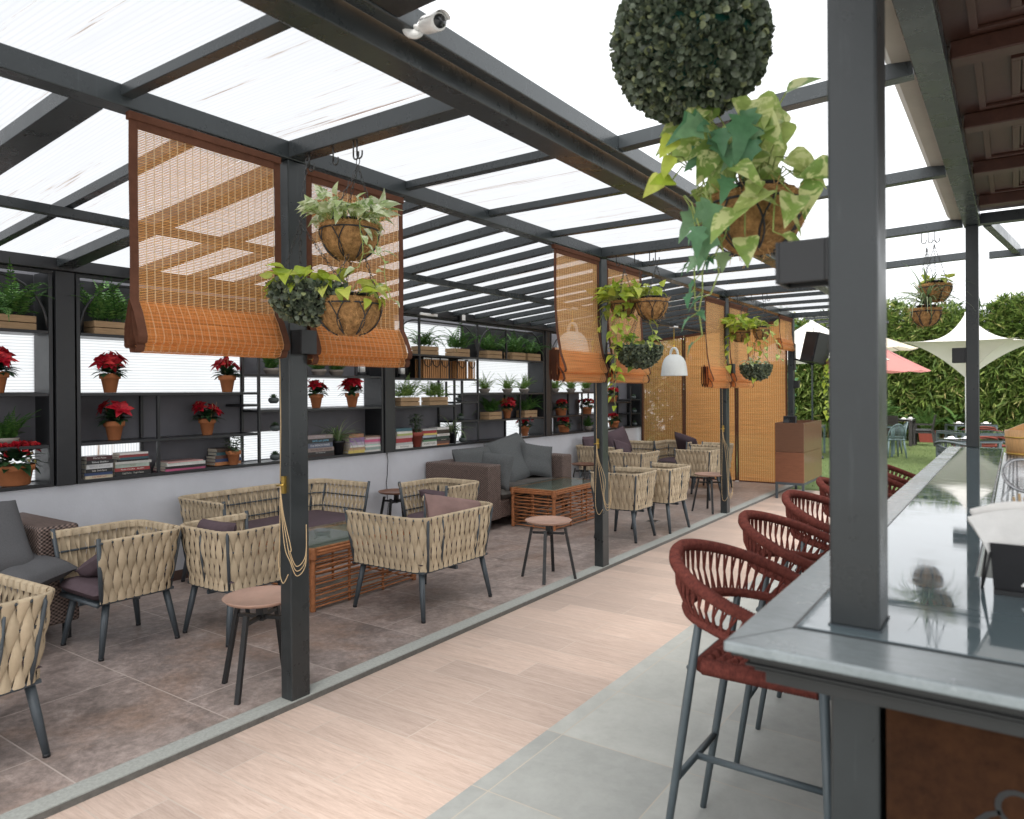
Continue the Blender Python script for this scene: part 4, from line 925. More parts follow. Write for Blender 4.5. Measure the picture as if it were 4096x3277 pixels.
def rounded(mb,c,s,e=8,n=14,wr=0.,seed=0,pin=0.):
    """soft cushion: size s=(w,h,t) in local axes x,y,z around c"""
    ph=[seed*1.7+k for k in range(4)]
    for sg in (1,-1):
        def f(u,v):
            a,b_=-1+2*u,-1+2*v; k=((1-abs(a)**e)*(1-abs(b_)**e)); k=max(0,k)**.5
            x=s[0]/2*a*(1-pin*(1-b_*b_)); y=s[1]/2*b_*(1-pin*(1-a*a)); z=sg*s[2]/2*k+wr*sin(a*3+b_*4+ph[0])*sin(b_*5-a*2+ph[1])*k
            return (c[0]+x,c[1]+y,c[2]+z)
        g=[f(i/n,j/n) for i in range(n+1) for j in range(n+1)]
        fs=[(i*(n+1)+j,(i+1)*(n+1)+j,(i+1)*(n+1)+j+1,i*(n+1)+j+1) for i in range(n) for j in range(n)]
        if sg<0: fs=[q[::-1] for q in fs]
        mb.add(g,fs,True)
    return mb
def tub_chair(label,W,D,group='beige woven strap armchairs',name='tub_chair',cat='armchair',mids=1):
    t=thing(name,label,cat,(0,0,0),0,group); zt,zb=.725,.345; r=.125; ins=.058
    T=rpath(D,W,r,zt); B=rpath(D-.085,W-2*ins,r*.8,zb); B=[p+V((-.0,0,0)) for p in B]; B=[V((p.x+.0,p.y,p.z)) for p in B]
    LT=sum((T[i+1]-T[i]).length for i in range(len(T)-1)); n=2*int(LT/.060); m=MB()
    for k in range(n):
        s_=(k+.5)/n; a=along(T,s_); b_=along(B,s_); a2=along(T,min(1,s_+.004)); a1=along(T,max(0,s_-.004)); tg=(a2-a1).normalized(); nr=V((tg.y,-tg.x,0)); 
        if nr.dot(V((a.x+.001,a.y,0)))<0: nr=-nr
        sp=LT/n; ph=PI if k%2 else 0; vs=[]; NS=12
        tri=lambda x: 1-4*min((x/(2*PI))%1,1-(x/(2*PI))%1)
        for i in range(-4,NS+1):
            if i<0:
                q=a+nr*(-.017,-.014,-.002,.012)[i+4]+V((0,0,(-.03,.006,.0165,.010)[i+4])); wd=sp*(1.20+.70*cos(ph))
            else:
                u=i/NS; q=a.lerp(b_,u); wd=sp*(1.06+.74*tri(3*PI*u+ph)); off=.004+.009*cos(3*PI*u+ph); q=q+nr*off
            for c_,bu in ((-1,-.0035),(-.5,.002),(0,.0035),(.5,.002),(1,-.0035)): vs.append(q+tg*wd*.5*c_+nr*bu)
        m.add(vs,[(i*5+j,i*5+j+1,(i+1)*5+j+1,(i+1)*5+j) for i in range(NS+4) for j in range(4)],True)
    m.build('woven_backrest','strap',t)
    m=MB(); m.tube(T,.0115,8); m.tube(B,.013,8)
    for u in (1/3,2/3): m.tube([a.lerp(b_,u) for a,b_ in zip(T,B)],.0075,6)
    bp=[0.,1.]
    for s_ in (0,1): a,b_=along(T,s_),along(B,s_); m.tube([a+V((.0,0,.028)),a.lerp(b_,.5),b_+V((0,0,-.01))],.0135,8)
    c1=(D-.11+.0)/(2*(D-.11)+W-.22+PI*.11); 
    for s_ in (c1+.06,1-c1-.06): a,b_=along(T,s_),along(B,s_); o=V((a.x,a.y,0)).normalized()*.013; m.tube([a+V((0,0,.008)),a+o+V((0,0,-.02)),a.lerp(b_,.5)+o,b_+o*.6],.0105,8)
    for k in range(mids): s_=.5+(k-(mids-1)/2)*.19; a,b_=along(T,s_),along(B,s_); m.tube([a,a.lerp(b_,.5)+V((-.012,0,0)),b_],.0085,6)
    fx=D/2-.02; bx_=-D/2+.05; hy=W/2-.055
    m.tube([(fx,-hy,zb-.01),(fx,hy,zb-.01)],.013,8); m.bar((bx_,0,zb-.035),(fx,0,zb-.035),.02,.025); m.bar((0,-hy+.02,zb-.02),(0,hy-.02,zb-.02),.02,.02)
    m.box((bx_,-hy+.01,zb-.012),(fx,hy-.01,zb+.004)); m.build('frame','rod',t)
    for sx in (-1,1):
        for sy in (-1,1):
            m=MB(); tp=V((sx*(D/2-.09),sy*(W/2-.10),zb-.005)); ft=V((sx*(D/2-.035),sy*(W/2-.055),0.012)); m.tube([tp,tp.lerp(ft,.5),ft],[.0225,.0205,.0155],10); o=m.build('leg','rod',t)
            m=MB(); m.tube([ft+V((0,0,.004)),V((ft.x,ft.y,0))],.016,10); m.build('foot_cap','blackplastic',o)
    m=MB(); rounded(m,(.028,0,.40),(D-.05,W-.115,.095),10,16,.002); m.build('seat_cushion','mauve',t); return t
def pillow(label,loc,rot,s,mat,seed=1,name='throw_pillow',group=None,e=4.5,pin=.05):
    m=MB(); rounded(m,(0,0,0),s,e,18,.006,seed,pin); o=m.build(name,mat,None,0,2,loc); o.rotation_euler=rot; return tag(o,label,'pillow',group)
zl=.03
big=tub_chair('wide beige woven armchair in the middle seen from behind, with a pink mauve bolster',.90,.76,mids=2); big.location=(-3.775,4.225,zl); big.rotation_euler=(0,0,PI)
dup(big,(-3.90,1.06,zl),PI+R(3),'wide beige woven armchair cut off by the left edge of the photo')
small=tub_chair('beige woven tub chair before the left wicker sofa, mauve pillow inside',.60,.56); small.location=(-4.83,2.44,zl); small.rotation_euler=(0,0,-PI/2)
for x,y,rz,lb in ((-4.40,3.02,90,'beige woven tub chair half hidden behind the first roof post'),(-4.65,5.47,-90,'beige woven tub chair by the wall beside the round side table and cable'),
 (-3.58,7.35,180,'beige woven tub chair immediately right of the second roof post'),(-3.45,8.03,176,'beige woven tub chair, right one of the pair by the second post'),
 (-4.65,9.80,90,'beige woven tub chair facing the dark glass table beyond the two tub chairs'),(-4.90,12.12,-90,'beige woven tub chair by the bamboo screens with a big mauve pillow'),
 (-3.95,10.70,178,'beige woven tub chair behind the round tray table near the third roof post'),(-4.15,11.82,180,'beige woven tub chair farthest back beside the third roof post')): dup(small,(x,y,zl),R(rz),lb)
bench=tub_chair('beige woven two seat bench along the wall behind the first roof post',1.60,.72,None,'woven_bench','bench',4); bench.location=(-5.60,4.27,zl)
b2=dup(bench,(-5.58,11.12,zl),0,'beige woven two seat bench at the far wall end with mauve cushions')
pillow('pink mauve bolster leaning inside the wide beige armchair in the middle',(-3.54,4.33,.70),(R(68),R(12),R(86)),(.62,.30,.17),'pinkmauve',2,group=None)
pillow('mauve pillow inside the wide armchair at the left edge of the photo',(-4.0,1.12,.62),(R(78),0,R(90)),(.55,.34,.15),'pinkmauve',3)
pillow('mauve pillow lying tilted on the tub chair before the left wicker sofa',(-4.79,2.41,.57),(R(-14),R(-26),R(6)),(.44,.34,.13),'mauve',4)
pillow('small mauve pillow in the tub chair behind the first roof post',(-4.50,2.90,.66),(R(70),0,R(4)),(.36,.26,.12),'mauve',5)
pillow('mauve pillow slumped in the tub chair beside the wall cable',(-4.70,5.56,.55),(R(-35),R(6),R(0)),(.44,.36,.14),'mauve',6)
pillow('large mauve back cushion in the tub chair by the bamboo screens',(-4.75,12.25,.68),(R(-62),R(12),R(-22)),(.52,.46,.15),'mauve',7)
pillow('wide mauve back cushion at the left end of the far bench',(-5.78,10.75,.72),(R(78),0,R(90)),(.70,.40,.17),'mauve',8)
pillow('upright mauve back cushion at the right end of the far bench',(-5.70,11.45,.76),(R(72),R(-10),R(84)),(.64,.48,.17),'mauve',9)
pillow('purple scatter pillow in front of the far bench cushions',(-5.42,11.1,.63),(R(62),R(14),R(80)),(.42,.40,.13),'mauve',10)
# ------------------------------------------------------------------ wicker sofas
def wicker_sofa(label,L_,D=.68):
    t=thing('wicker_sofa',label,'sofa',(0,0,0),0,'dark wicker sofas along the wall')
    for nm,a,b_ in (('arm',(0,0,.115),(D,.25,.765)),('arm',(0,L_-.25,.115),(D,L_,.765)),('backrest',(0,.252,.115),(.17,L_-.252,.765)),('base',(.172,.252,.115),(D-.03,L_-.252,.335))):
        m=MB(); m.box(a,b_); m.build(nm,'wicker',t,.022,3)
    for x in (.05,D-.06):
        for y in (.05,L_-.06): m=MB(); m.box((x-.02,y-.02,0),(x+.02,y+.02,.113)); m.build('foot','black',t)
    m=MB()
    half=(L_-.50)/2
    for k in (0,1): m=MB(); rounded(m,(D/2+.10,.25+half*(k+.5),.40),(D-.16,half-.008,.14),12,16,.003,k); m.build('seat_cushion','taupe',t)
    return t,half
s2,half=wicker_sofa('brown wicker sofa in the middle of the wall with grey cushions',1.92,.98); s2.location=(-6.0,6.75,zl)
def cushion(par,loc,rot,s,mat,seed): m=MB(); rounded(m,(0,0,0),s,6,18,.006,seed,.02); o=m.build('back_cushion',mat,par,0,2,loc); o.rotation_euler=rot
cushion(s2,(.34,.60,.68),(R(68),0,R(90)),(.76,.50,.18),'greyfab',1); cushion(s2,(.46,1.28,.74),(R(52),R(-9),R(90)),(.78,.66,.18),'greyfab',2)
s1,_=wicker_sofa('brown wicker sofa at the left edge with dark grey cushions',2.0,.84); s1.location=(-6.0,.34,zl)
cushion(s1,(.36,.62,.72),(R(70),0,R(90)),(.74,.5,.17),'cushdark',3); cushion(s1,(.74,1.43,.71),(R(52),0,R(91)),(.60,.56,.17),'cushdark',4)
pillow('dark grey pillow lying flat on the left wicker sofa',(-5.12,1.98,.545),(R(8),R(10),R(20)),(.44,.42,.13),'cushdark',11)
pillow('grey scatter pillow standing against the near arm of the middle wicker sofa',(-5.20,7.13,.70),(R(72),R(4),R(10)),(.44,.44,.14),'greyfab',12)
pillow('grey scatter pillow leaning on the far arm of the middle wicker sofa',(-5.32,8.24,.73),(R(66),R(10),R(52)),(.46,.46,.15),'greyfab',13)
# ------------------------------------------------------------------ rattan coffee tables
def coffee_table(label,w,l,h=.47):
    t=thing('coffee_table',label,'coffee table',(0,0,0),0,'orange rattan coffee tables with glass tops'); rnd.seed(int(l*100)); m=MB(); hw,hl=w/2,l/2
    jig=lambda p,q,r,n=6: m.tube([V(p).lerp(V(q),i/n)+(rv(.004) if 0<i<n else V((0,0,0))) for i in range(n+1)],r,6)
    def wrap(p,q,r): 
        p,q=V(p),V(q); n=max(4,int((q-p).length/.012)); m.tube([p.lerp(q,i/n) for i in range(n+1)],[r*(1.12 if i%2 else .92) for i in range(n+1)],8)
    for sx in (-1,1):
        for sy in (-1,1): wrap((sx*hw,sy*hl,0),(sx*hw,sy*hl,h-.02),.021)
    lv=[.03,.075,.115,.155,.20,.24,.285,.325,.365]
    for z in lv:
        for sx in (-1,1): jig((sx*(hw+.008),-hl,z),(sx*(hw+.008),hl,z+rnd.uniform(-.006,.006)),.0075); jig((sx*(hw-.02),-hl,z+.012),(sx*(hw-.02),hl,z+.012),.0065) if z in lv[::2] else None
        for sy in (-1,1): jig((-hw,sy*(hl+.008),z),(hw,sy*(hl+.008),z+rnd.uniform(-.006,.006)),.0075,4)
    nl=max(2,int(l/.30)); nw=2
    for i in range(1,nl):
        y=-hl+l*i/nl
        for sx in (-1,1): wrap((sx*(hw-.006),y,.0),(sx*(hw-.006),y,h-.03),.011)
    for sy in (-1,1): wrap((0,sy*(hl-.006),0),(0,sy*(hl-.006),h-.03),.011)
    for dz_ in (0,.02,.04):
        o=.012*(dz_<.03)
        for sx in (-1,1): wrap((sx*(hw+o),-hl-.01,h-.05+dz_),(sx*(hw+o),hl+.01,h-.05+dz_),.0115)
        for sy in (-1,1): wrap((-hw-.01,sy*(hl+o),h-.05+dz_),(hw+.01,sy*(hl+o),h-.05+dz_),.0115)
    for sx in (-1,1):
        for sy in (-1,1): wrap((sx*(hw+.004),sy*(hl+.004),h-.085),(sx*(hw+.004),sy*(hl+.004),h+.001),.032)
    m.build('rattan_frame','rattan',t)
    m=MB(); n=int(l/.03)
    for i in range(n): y=-hl+.02+(l-.04)*i/(n-1); m.tube([(-hw+.01,y,h-.014),(hw-.01,y,h-.014)],.0085,6)
    m.build('rattan_top','greypot',t)
    m=MB(); m.box((-hw-.015,-hl-.015,h+.006),(hw+.015,hl+.015,h+.014)); m.build('glass_top','glass',t,.002); return t
c1_=coffee_table('orange rattan coffee table with a glass ashtray, behind the wide woven armchair',.62,1.10); c1_.location=(-4.60,4.12,zl)
c2_=coffee_table('orange rattan coffee table in front of the middle wicker sofa',.58,1.18); c2_.location=(-4.71,7.80,zl)
a_=MB(); a_.lathe([(0,.004),(.055,.004),(.06,.0),(.068,.035),(.06,.038),(.052,.014),(0,.012)],n=20); o=a_.build('ashtray','thinglass',None,0,2,(-4.62,3.95,.517)); tag(o,'round glass ashtray on the nearer rattan coffee table','ashtray')
ft=thing('glass_table','low dark glass topped table among the far woven chairs','coffee table',(-4.93,11.15,zl))
m=MB(); m.box((-.36,-.55,.40),(.36,.55,.412)); m.build('glass_top','darkglass',ft,.002); m=MB()
for a,b_ in (((-.35,-.54,.355),(.35,-.50,.398)),((-.35,.50,.355),(.35,.54,.398)),((-.35,-.499,.355),(-.31,.499,.398)),((.31,-.499,.355),(.35,.499,.398))): m.box(a,b_)
m.build('table_frame','rod',ft,.003)
for sx in (-1,1):
    for sy in (-1,1): m=MB(); m.box((sx*.33-.018,sy*.52-.018,0),(sx*.33+.018,sy*.52+.018,.354)); m.build('leg','rod',ft)
# ------------------------------------------------------------------ tray tables
def tray_table(label,mat='tray',h=.492):
    t=thing('tray_table',label,'side table',(0,0,0),0,'round tray side tables'); m=MB(); r=.205
    m.lathe([(0,h-.006),(r-.02,h-.006),(r,h+.014),(r-.004,h+.016),(r-.022,h),(0,h)],n=48); m.build('tray_top',mat,t)
    m=MB(); m.box((-.022,-.022,h-.12),(.022,.022,h-.007)); m.bar((-.14,0,h-.10),(.14,0,h-.10),.02,.02); m.bar((0,-.14,h-.1003),(0,.14,h-.1003),.02,.0195); m.build('cross_frame','black',t)
    for a in range(4):
        th=a*PI/2; m=MB(); m.bar((cos(th)*.147,sin(th)*.147,h-.055),(cos(th)*.235,sin(th)*.235,0),.022,.026,V((-sin(th),cos(th),0))); m.build('leg','black',t)
    return t
tt=tray_table('copper coloured tray table half behind the first roof post'); tt.location=(-3.43,2.50,zl); tt.rotation_euler=(0,0,R(-68))
dup(tt,(-3.35,5.37,zl),R(-68),'copper coloured tray table standing alone left of the second roof post'); dup(tt,(-3.38,9.52,zl),R(-62),'copper coloured tray table beside the third roof post')
bt=tray_table('brown tray table by the wall between the bench and a tub chair','browntray',.50); bt.location=(-5.75,5.98,zl); bt.rotation_euler=(0,0,R(20))
dup(bt,(-5.45,9.80,zl),R(30),'brown tray table between the wicker sofa and the far bench')
# ------------------------------------------------------------------ host cabinet, speaker, pendants, camera
cb=thing('host_cabinet','tall brown two tone wooden cabinet on dark legs at the end of the walkway','cabinet',(-3.03,11.42,0)); W,D=.42,1.22
for z0,z1,mt in ((.252,.708,'cabred'),(.712,1.155,'cabfront')):
    m=MB(); m.box((0,0,z0),(W,.012,z1)); m.build('front_panel',mt,cb,.002)
    for a,c in ((.013,.60),(.604,D)): m=MB(); m.box((W-.012,a,z0),(W,c,z1)); m.build('side_panel','cabside',cb,.002)
m=MB(); m.box((0,.013,.252),(.012,D,1.155)); m.box((.013,D-.012,.252),(W-.013,D,1.155)); m.box((.013,.013,.252),(W-.013,D-.013,.27)); m.box((.013,.013,1.04),(W-.013,D-.013,1.055)); m.build('carcass','cabfront',cb)
m=MB(); m.box((.0,.0,.215),(W,.035,.2515)); m.box((.0,D-.035,.215),(W,D,.2515)); m.box((.0,.036,.215),(.03,D-.036,.2515)); m.box((W-.03,.036,.215),(W,D-.036,.2515)); m.build('leg_frame','rod',cb)
for x in (.0,W-.035):
    for y in (.0,D-.035): m=MB(); m.box((x,y,0),(x+.035,y+.035,.214)); m.build('leg','rod',cb)
pt=thing('payment_terminal','black touch terminal standing in the open top of the wooden cabinet','terminal',(-2.86,11.62,1.055)); m=MB()
m.add([(-.09,-.05,.09),(.10,-.05,.09),(.10,-.02,.20),(-.09,-.02,.20),(-.09,.02,.075),(.10,.02,.075),(.10,.03,.19),(-.09,.03,.19)],[(3,2,1,0),(4,5,6,7),(0,1,5,4),(1,2,6,5),(2,3,7,6),(3,0,4,7)][::-1]); m.box((-.05,.0,0),(.06,.07,.09)); m.build('terminal_body','blackplastic',pt,.006)
m=MB(); m.add([(-.08,-.0485,.10),(.09,-.0485,.10),(.09,-.0235,.19),(-.08,-.0235,.19)],[(0,1,2,3)]); m.build('screen','darkglass',pt)
spk=thing('loudspeaker','black tilted loudspeaker bracketed to the farthest roof post','loudspeaker',(-2.73,12.86,2.35)); m=MB(); m.box((-.15,-.16,-.25),(.15,.16,.25)); o=m.build('cabinet','black',spk,.008); o.rotation_euler=(R(-10),R(7),R(-32))
m=MB(); m.box((-.13,-.172,-.23),(.13,-.161,.23)); q=m.build('grille','blackplastic',spk,.003); q.rotation_euler=o.rotation_euler
m=MB(); m.bar((-.39,.15,-.16),(-.05,.05,-.27),.03,.03); m.box((-.393,.10,-.35),(-.375,.20,.1)); m.build('bracket','black',spk)
def pendant(label,x,y,zrim):
    pk=1.17
    t=thing('pendant_lamp',label,'pendant lamp',(x,y,zrim),0,'white bell pendant lamps'); m=MB()
    pr=[(.185,0),(.18,.05),(.172,.12),(.158,.19),(.13,.245),(.095,.28),(.06,.298),(.0,.302)]; m.lathe(pr+[(.0,.292),(.06,.288),(.09,.27),(.122,.238),(.15,.185),(.165,.12),(.178,.0)][0:]+[(.185,0)],n=40); m.build('lamp_shade','lampwhite',t)
    m=MB(); m.tube([(-.055*cos(R(a))*1.0,0,.29+.10*sin(R(a))) for a in range(0,181,15)],.017,10); m.build('handle','lampwhite',t)
    t.scale=(pk,)*3; ztop=zrim+(slope(x)-.04-zrim)/pk; m=MB(); m.tube([(0,0,.38),(0,0,ztop-zrim)],.0035,6); m.tube([(0,0,.36),(0,0,.43)],.012,8); m.build('cord','yellow',t)
    m=MB(); m.lathe([(.0,0),(.06,.0),(.06,.02),(0,.03)],(0,0,ztop-zrim-.005),16); m.build('ceiling_rose','white',t)
    m=MB(); m.lathe([(0,.06),(.035,.075),(.04,.11),(.02,.15),(0,.16)],n=16); m.build('bulb','lampwhite',t); return t
p0=pendant('white bell pendant lamp hanging in front of the bamboo screens',-4.6,11.3,1.90)
pendant('white bell pendant lamp dimly seen behind the blind left of the second post',-4.6,7.98,2.06)
cm=thing('security_camera','white bullet security camera under the roof beams','security camera',(-1.775,1.95,2.985)); cm.scale=(.85,.85,.85); 
m=MB(); ax=V((.45,.55,-.30)).normalized()
d=V((.8,.45,.08)).normalized(); m.lathe([(0,-.012),(.045,-.012),(.048,0),(.04,.012),(0,.014)],(0,0,0),24); o=m.build('mount','white',cm); o.rotation_euler=(R(70),R(0),R(48)); o.location=(0,0,-.03)
m=MB(); m.tube([(.01,-.005,-.03),(.03,.0,-.03),(.055,.02,-.02)],.012,10); m.build('arm','white',cm)
def along_tube(mb,c,d,prof,n=22): 
    u=d.cross(V((0,0,1))).normalized(); w=d.cross(u); vs=[]
    for r,z in prof:
        for j in range(n): a=2*PI*j/n; vs.append(c+d*z+(u*cos(a)+w*sin(a))*r)
    mb.add(vs,[(i*n+j,i*n+(j+1)%n,(i+1)*n+(j+1)%n,(i+1)*n+j) for i in range(len(prof)-1) for j in range(n)],True)
d=V((.72,-.28,-.22)).normalized(); c=V((.05,.02,-.022)); m=MB(); along_tube(m,c,d,[(0,0),(.034,.002),(.036,.01),(.036,.05),(.0372,.052),(.0372,.125),(.033,.132),(.0,.132)]); m.build('camera_body','white',cm)
m=MB(); along_tube(m,c,d,[(.028,.1325),(.028,.134),(.017,.135),(.014,.138),(0,.1385)]); m.build('lens','darkglass',cm)
m=MB(); u=d.cross(V((0,0,1))).normalized(); w=-d.cross(u)
if w.z<0: w=-w
m.grid(lambda s_,t: c+d*(.06+.095*t)+(u*cos(PI*(.1+.8*s_))+w*sin(PI*(.1+.8*s_)))*.040,10,3); m.build('sun_shield','white',cm)
bpy.context.view_layer.update()
s_=-1 if u.dot(V((-1.7,1.9,0)))>0 else 1
nn=(u*s_*.92+w*.3).normalized(); yy=(w-nn*w.dot(nn)).normalized(); xx=yy.cross(nn)
o=text('HIKVISION',.013,(0,0,0),(0,0,0),M['black'],cm,'lettering',.0002,'CENTER'); pp=c+d*.045+nn*.0366
o.matrix_local=Matrix(((xx.x,yy.x,nn.x,pp.x),(xx.y,yy.y,nn.y,pp.y),(xx.z,yy.z,nn.z,pp.z),(0,0,0,1)))
# ------------------------------------------------------------------ hanging baskets
HZ=2.80
y=PY[0]+.05
t=basket('top coir basket of the first cluster with cream variegated leaves',(-2.72,y,2.455),.14,.145,(-2.655,y,HZ+.01),'coir',11)
plant(t,'pothosvar',(.15,120,.085,.14),[(( .12,.02,.03),.2,.09,.40,9,.065),((.13,-.05,.03),-.3,.05,.25,6,.065)],c=(0,0,.03))
t=basket('boxwood covered bowl of the first cluster with lime green leaves',(-2.85,2.36,2.175),.172,.172,(-2.955,2.40,2.55),'box',12,hangs=(-2.965,2.455,HZ+.05),inner=False)
plant(t,'pothos',(.15,30,.105,.13),c=(0,0,-.02))
t=basket('lower coir basket of the first cluster with short yellow green leaves',(-2.705,y-.02,2.085),.155,.15,(-2.66,y,2.47),'coir',13)
plant(t,'pothos',(.12,24,.105,.13),[((.13,0,.03),.3,.08,.02,3,.075)],c=(.0,0,.02))
y=PY[1]+.05
t=basket('dark coir basket overflowing with lime vines by the second roof post',(-2.93,y,2.44),.11,.12,(-2.915,y,HZ),'coir',14)
plant(t,'pothos',(.16,110,.115,.19),[((-.08,-.05,.03),3.6,.16,.30,8,.10),((-.02,-.1,.02),4.4,.10,.75,15,.095),((.08,-.06,.02),5.6,.10,.62,13,.09),((.02,-.1,.02),4.9,.05,1.0,16,.085),((.1,.0,.02),.1,.16,.36,8,.09),((-.1,.02,.03),3.1,.22,.42,9,.09)],c=(0,0,.02))
t=basket('plain coir basket right of the lime vines by the second roof post',(-2.65,y,2.435),.137,.15,(-2.60,y,HZ),'coir',15)
plant(t,'pothos',(.07,12,.085,.13),c=(.01,0,.04))
t=basket('boxwood covered bowl lowest by the second roof post',(-2.775,y,2.05),.19,.18,(-2.765,y,2.45),'box',16,inner=False,hangs=(-2.765,y,HZ))
plant(t,'pothosgold',(.15,20,.10,.13),[((-.1,-.12,.0),4.2,.12,.36,7,.08)],c=(0,0,-.02))
y=PY[2]+.05
t=basket('coir basket full of lime vines by the third roof post',(-2.95,y,2.40),.118,.12,(-2.92,y,HZ),'coir',17)
plant(t,'pothos',(.16,100,.12,.19),[((-.1,-.03,.02),3.5,.14,.55,11,.10),((-.05,-.08,.02),4.3,.10,.45,9,.10),((.08,-.06,.02),5.8,.10,.62,10,.09),((.1,.0,.02),.1,.16,.25,6,.10)],c=(0,0,.02))
t=basket('small coir basket right of the lime vines by the third roof post',(-2.68,y,2.42),.10,.12,(-2.64,y,HZ),'coir',18)
plant(t,'pothosgold',(.09,14,.09,.11),[((.08,-.03,.02),5.9,.16,.42,8,.08),((.02,-.08,.02),5,.06,.5,8,.07)],c=(0,0,.03))
t=basket('boxwood covered bowl lowest by the third roof post',(-2.755,y,1.975),.185,.18,(-2.75,y,2.35),'box',19,inner=False,hangs=(-2.75,y,HZ))
plant(t,'pothosvar',(.12,22,.08,.13),c=(-.03,0,-.02))
y=PY[3]+.05
t=basket('coir basket with pale trailing vines beside the loudspeaker',(-2.52,y,2.11),.14,.13,(-2.42,y,HZ),'coir',20)
plant(t,'pothos',(.1,16,.10,.2),[((-.05,-.08,.02),4.2,.08,.85,12,.10),((.0,-.1,.02),4.8,.05,.95,12,.10),((.08,-.05,.02),5.5,.08,.5,8,.1)],c=(.03,0,.02))
t=basket('small coir basket half behind the near canopy post by the loudspeaker',(-2.36,y+.1,2.36),.11,.11,(-2.36,y+.1,HZ),'coir',21)
plant(t,'spider',(.07,14,.10,.16),c=(0,0,.02),prof=LANCE)
y=7.14
t=basket('upper coir basket by the far canopy post with yellow green leaves',(-.555,y,2.515),.117,.125,(-.565,y,2.92),'coir',22)
plant(t,'pothos',(.08,22,.08,.09),c=(0,0,.03))
t=basket('lower coir basket by the far canopy post with a spiky spider plant',(-.625,y,2.315),.11,.125,(-.62,y,2.90),'coir',23)
rnd.seed(77); strap_leaves(.46,95,.06).build('foliage','spider',t)
# near ball and the overflowing basket
bt_=thing('boxwood_ball','large hanging ball of small dark green boxwood leaves at the top of the photo','hanging plant',(-.833,2.19,2.735))
rnd.seed(5); m=MB(); m.lathe([(0,-.20)]+[(.205*sin(PI*i/12),-.205*cos(PI*i/12)*.95) for i in range(1,12)]+[(0,.2)],n=32); m.build('core','greenrim',bt_)
m=MB()
for i in range(9500):
    d=V((rnd.gauss(0,1),rnd.gauss(0,1),rnd.gauss(0,1))).normalized()
    if abs(d.z+.12)<.035 and rnd.random()<.8: continue
    k=.214+rnd.uniform(-.014,.022); p=d*k; p.z*=.95; dd=(d*.75+rv(.75)).normalized(); s_=rnd.uniform(.016,.025); m.leaf(p,dd,d+rv(.6),s_,s_*.95,ROUND,.05,.35)
m.build('boxwood_leaves','box',bt_)
m=MB()
for k in range(4): a=PI/2*k+.4; chain(m,(cos(a)*.12,sin(a)*.12,.19),(0,0,.265))
m.tube([(0,0,.26),(0,0,.30),(.015,0,.33)],.004,6); m.build('chain','chain',bt_)
NB=V((-.668,2.30,2.225))
t=basket('nearest coir basket under the boxwood ball, overflowing with variegated pothos and ivy',NB,.146,.15,(-.72,2.26,2.50),'coir',31)
CR=V((.823,.568,0)); CF=V((-.57,.822,0)); UP=V((0,0,1))
def cluster(lf,st,n,rr,uu,dd,size,prof,root,down=(.1,.9),seed=1):
    rnd.seed(seed)
    for i in range(n):
        a,u_,d_=rnd.uniform(*rr),rnd.uniform(*uu),rnd.uniform(*dd); p=CR*a+UP*u_+CF*d_; r0=V(root)+CR*rnd.uniform(-.05,.05)
        md=(p+r0)/2+UP*rnd.uniform(.02,.07); st.tube([r0,md,p],.0024,5,caps=False)
        d=(CR*(a*2.2+rnd.uniform(-.7,.7))-UP*rnd.uniform(*down)-CF*rnd.uniform(-.2,.6)).normalized(); s_=size*rnd.uniform(.7,1.2)
        lf.leaf(p,d,(-CF*.9+UP*rnd.uniform(.1,1.)+CR*rnd.uniform(-.4,.4)),s_,s_*.74,prof,rnd.uniform(.05,.65),rnd.uniform(.12,.42))
lf,st=MB(),MB()
cluster(lf,st,44,(-.20,.07),(.07,.32),(-.14,.12),.112,HEART,(-.01,0,.03),seed=3)
cluster(lf,st,9,(.0,.13),(.16,.36),(-.02,.12),.105,HEART,(.03,0,.05),(-.6,.4),seed=4)
cluster(lf,st,6,(-.12,.17),(-.02,.08),(-.20,-.14),.10,HEART,(.02,-.02,.03),(.0,.7),seed=5)
for q in (((.02,-.15,.0),4.9,.06,.14,3,.13,.03),((.10,-.12,.02),5.3,.06,.16,3,.13,.03)): vine(lf,st,*q)
lf.build('foliage','pothosnear',t); st.build('plant_stems','stem',t)
IVY=((0,.25),(.06,.8),(.2,.55),(.34,1.),(.5,.5),(.72,.36),(1,.01)); lf,st=MB(),MB()
cluster(lf,st,13,(-.22,-.03),(.02,.30),(-.20,-.06),.12,IVY,(-.06,-.04,.05),(.4,1.2),seed=6)
cluster(lf,st,8,(-.22,-.13),(-.20,.02),(-.20,-.02),.10,IVY,(-.14,-.12,.03),(.6,1.4),seed=7)
rnd.seed(8)
for a,dn,n,sz in ((-.15,.30,7,.06),(-.17,.38,8,.05),(-.12,.26,6,.06)): vine(lf,st,CR*a-CF*.1+UP*-.05,4.0,.04,dn,n,sz,.05,IVY)
lf.build('ivy_vines','ivy',t); st.build('ivy_stems','stem',t)
lf,st=MB(),MB()
cluster(lf,st,5,(-.31,-.25),(.05,.22),(-.15,-.05),.075,HEART,(-.2,-.12,.12),(.0,1.),seed=9)
lf.build('wilted_sprig','pothos',t); st.build('sprig_stems','stem',t)
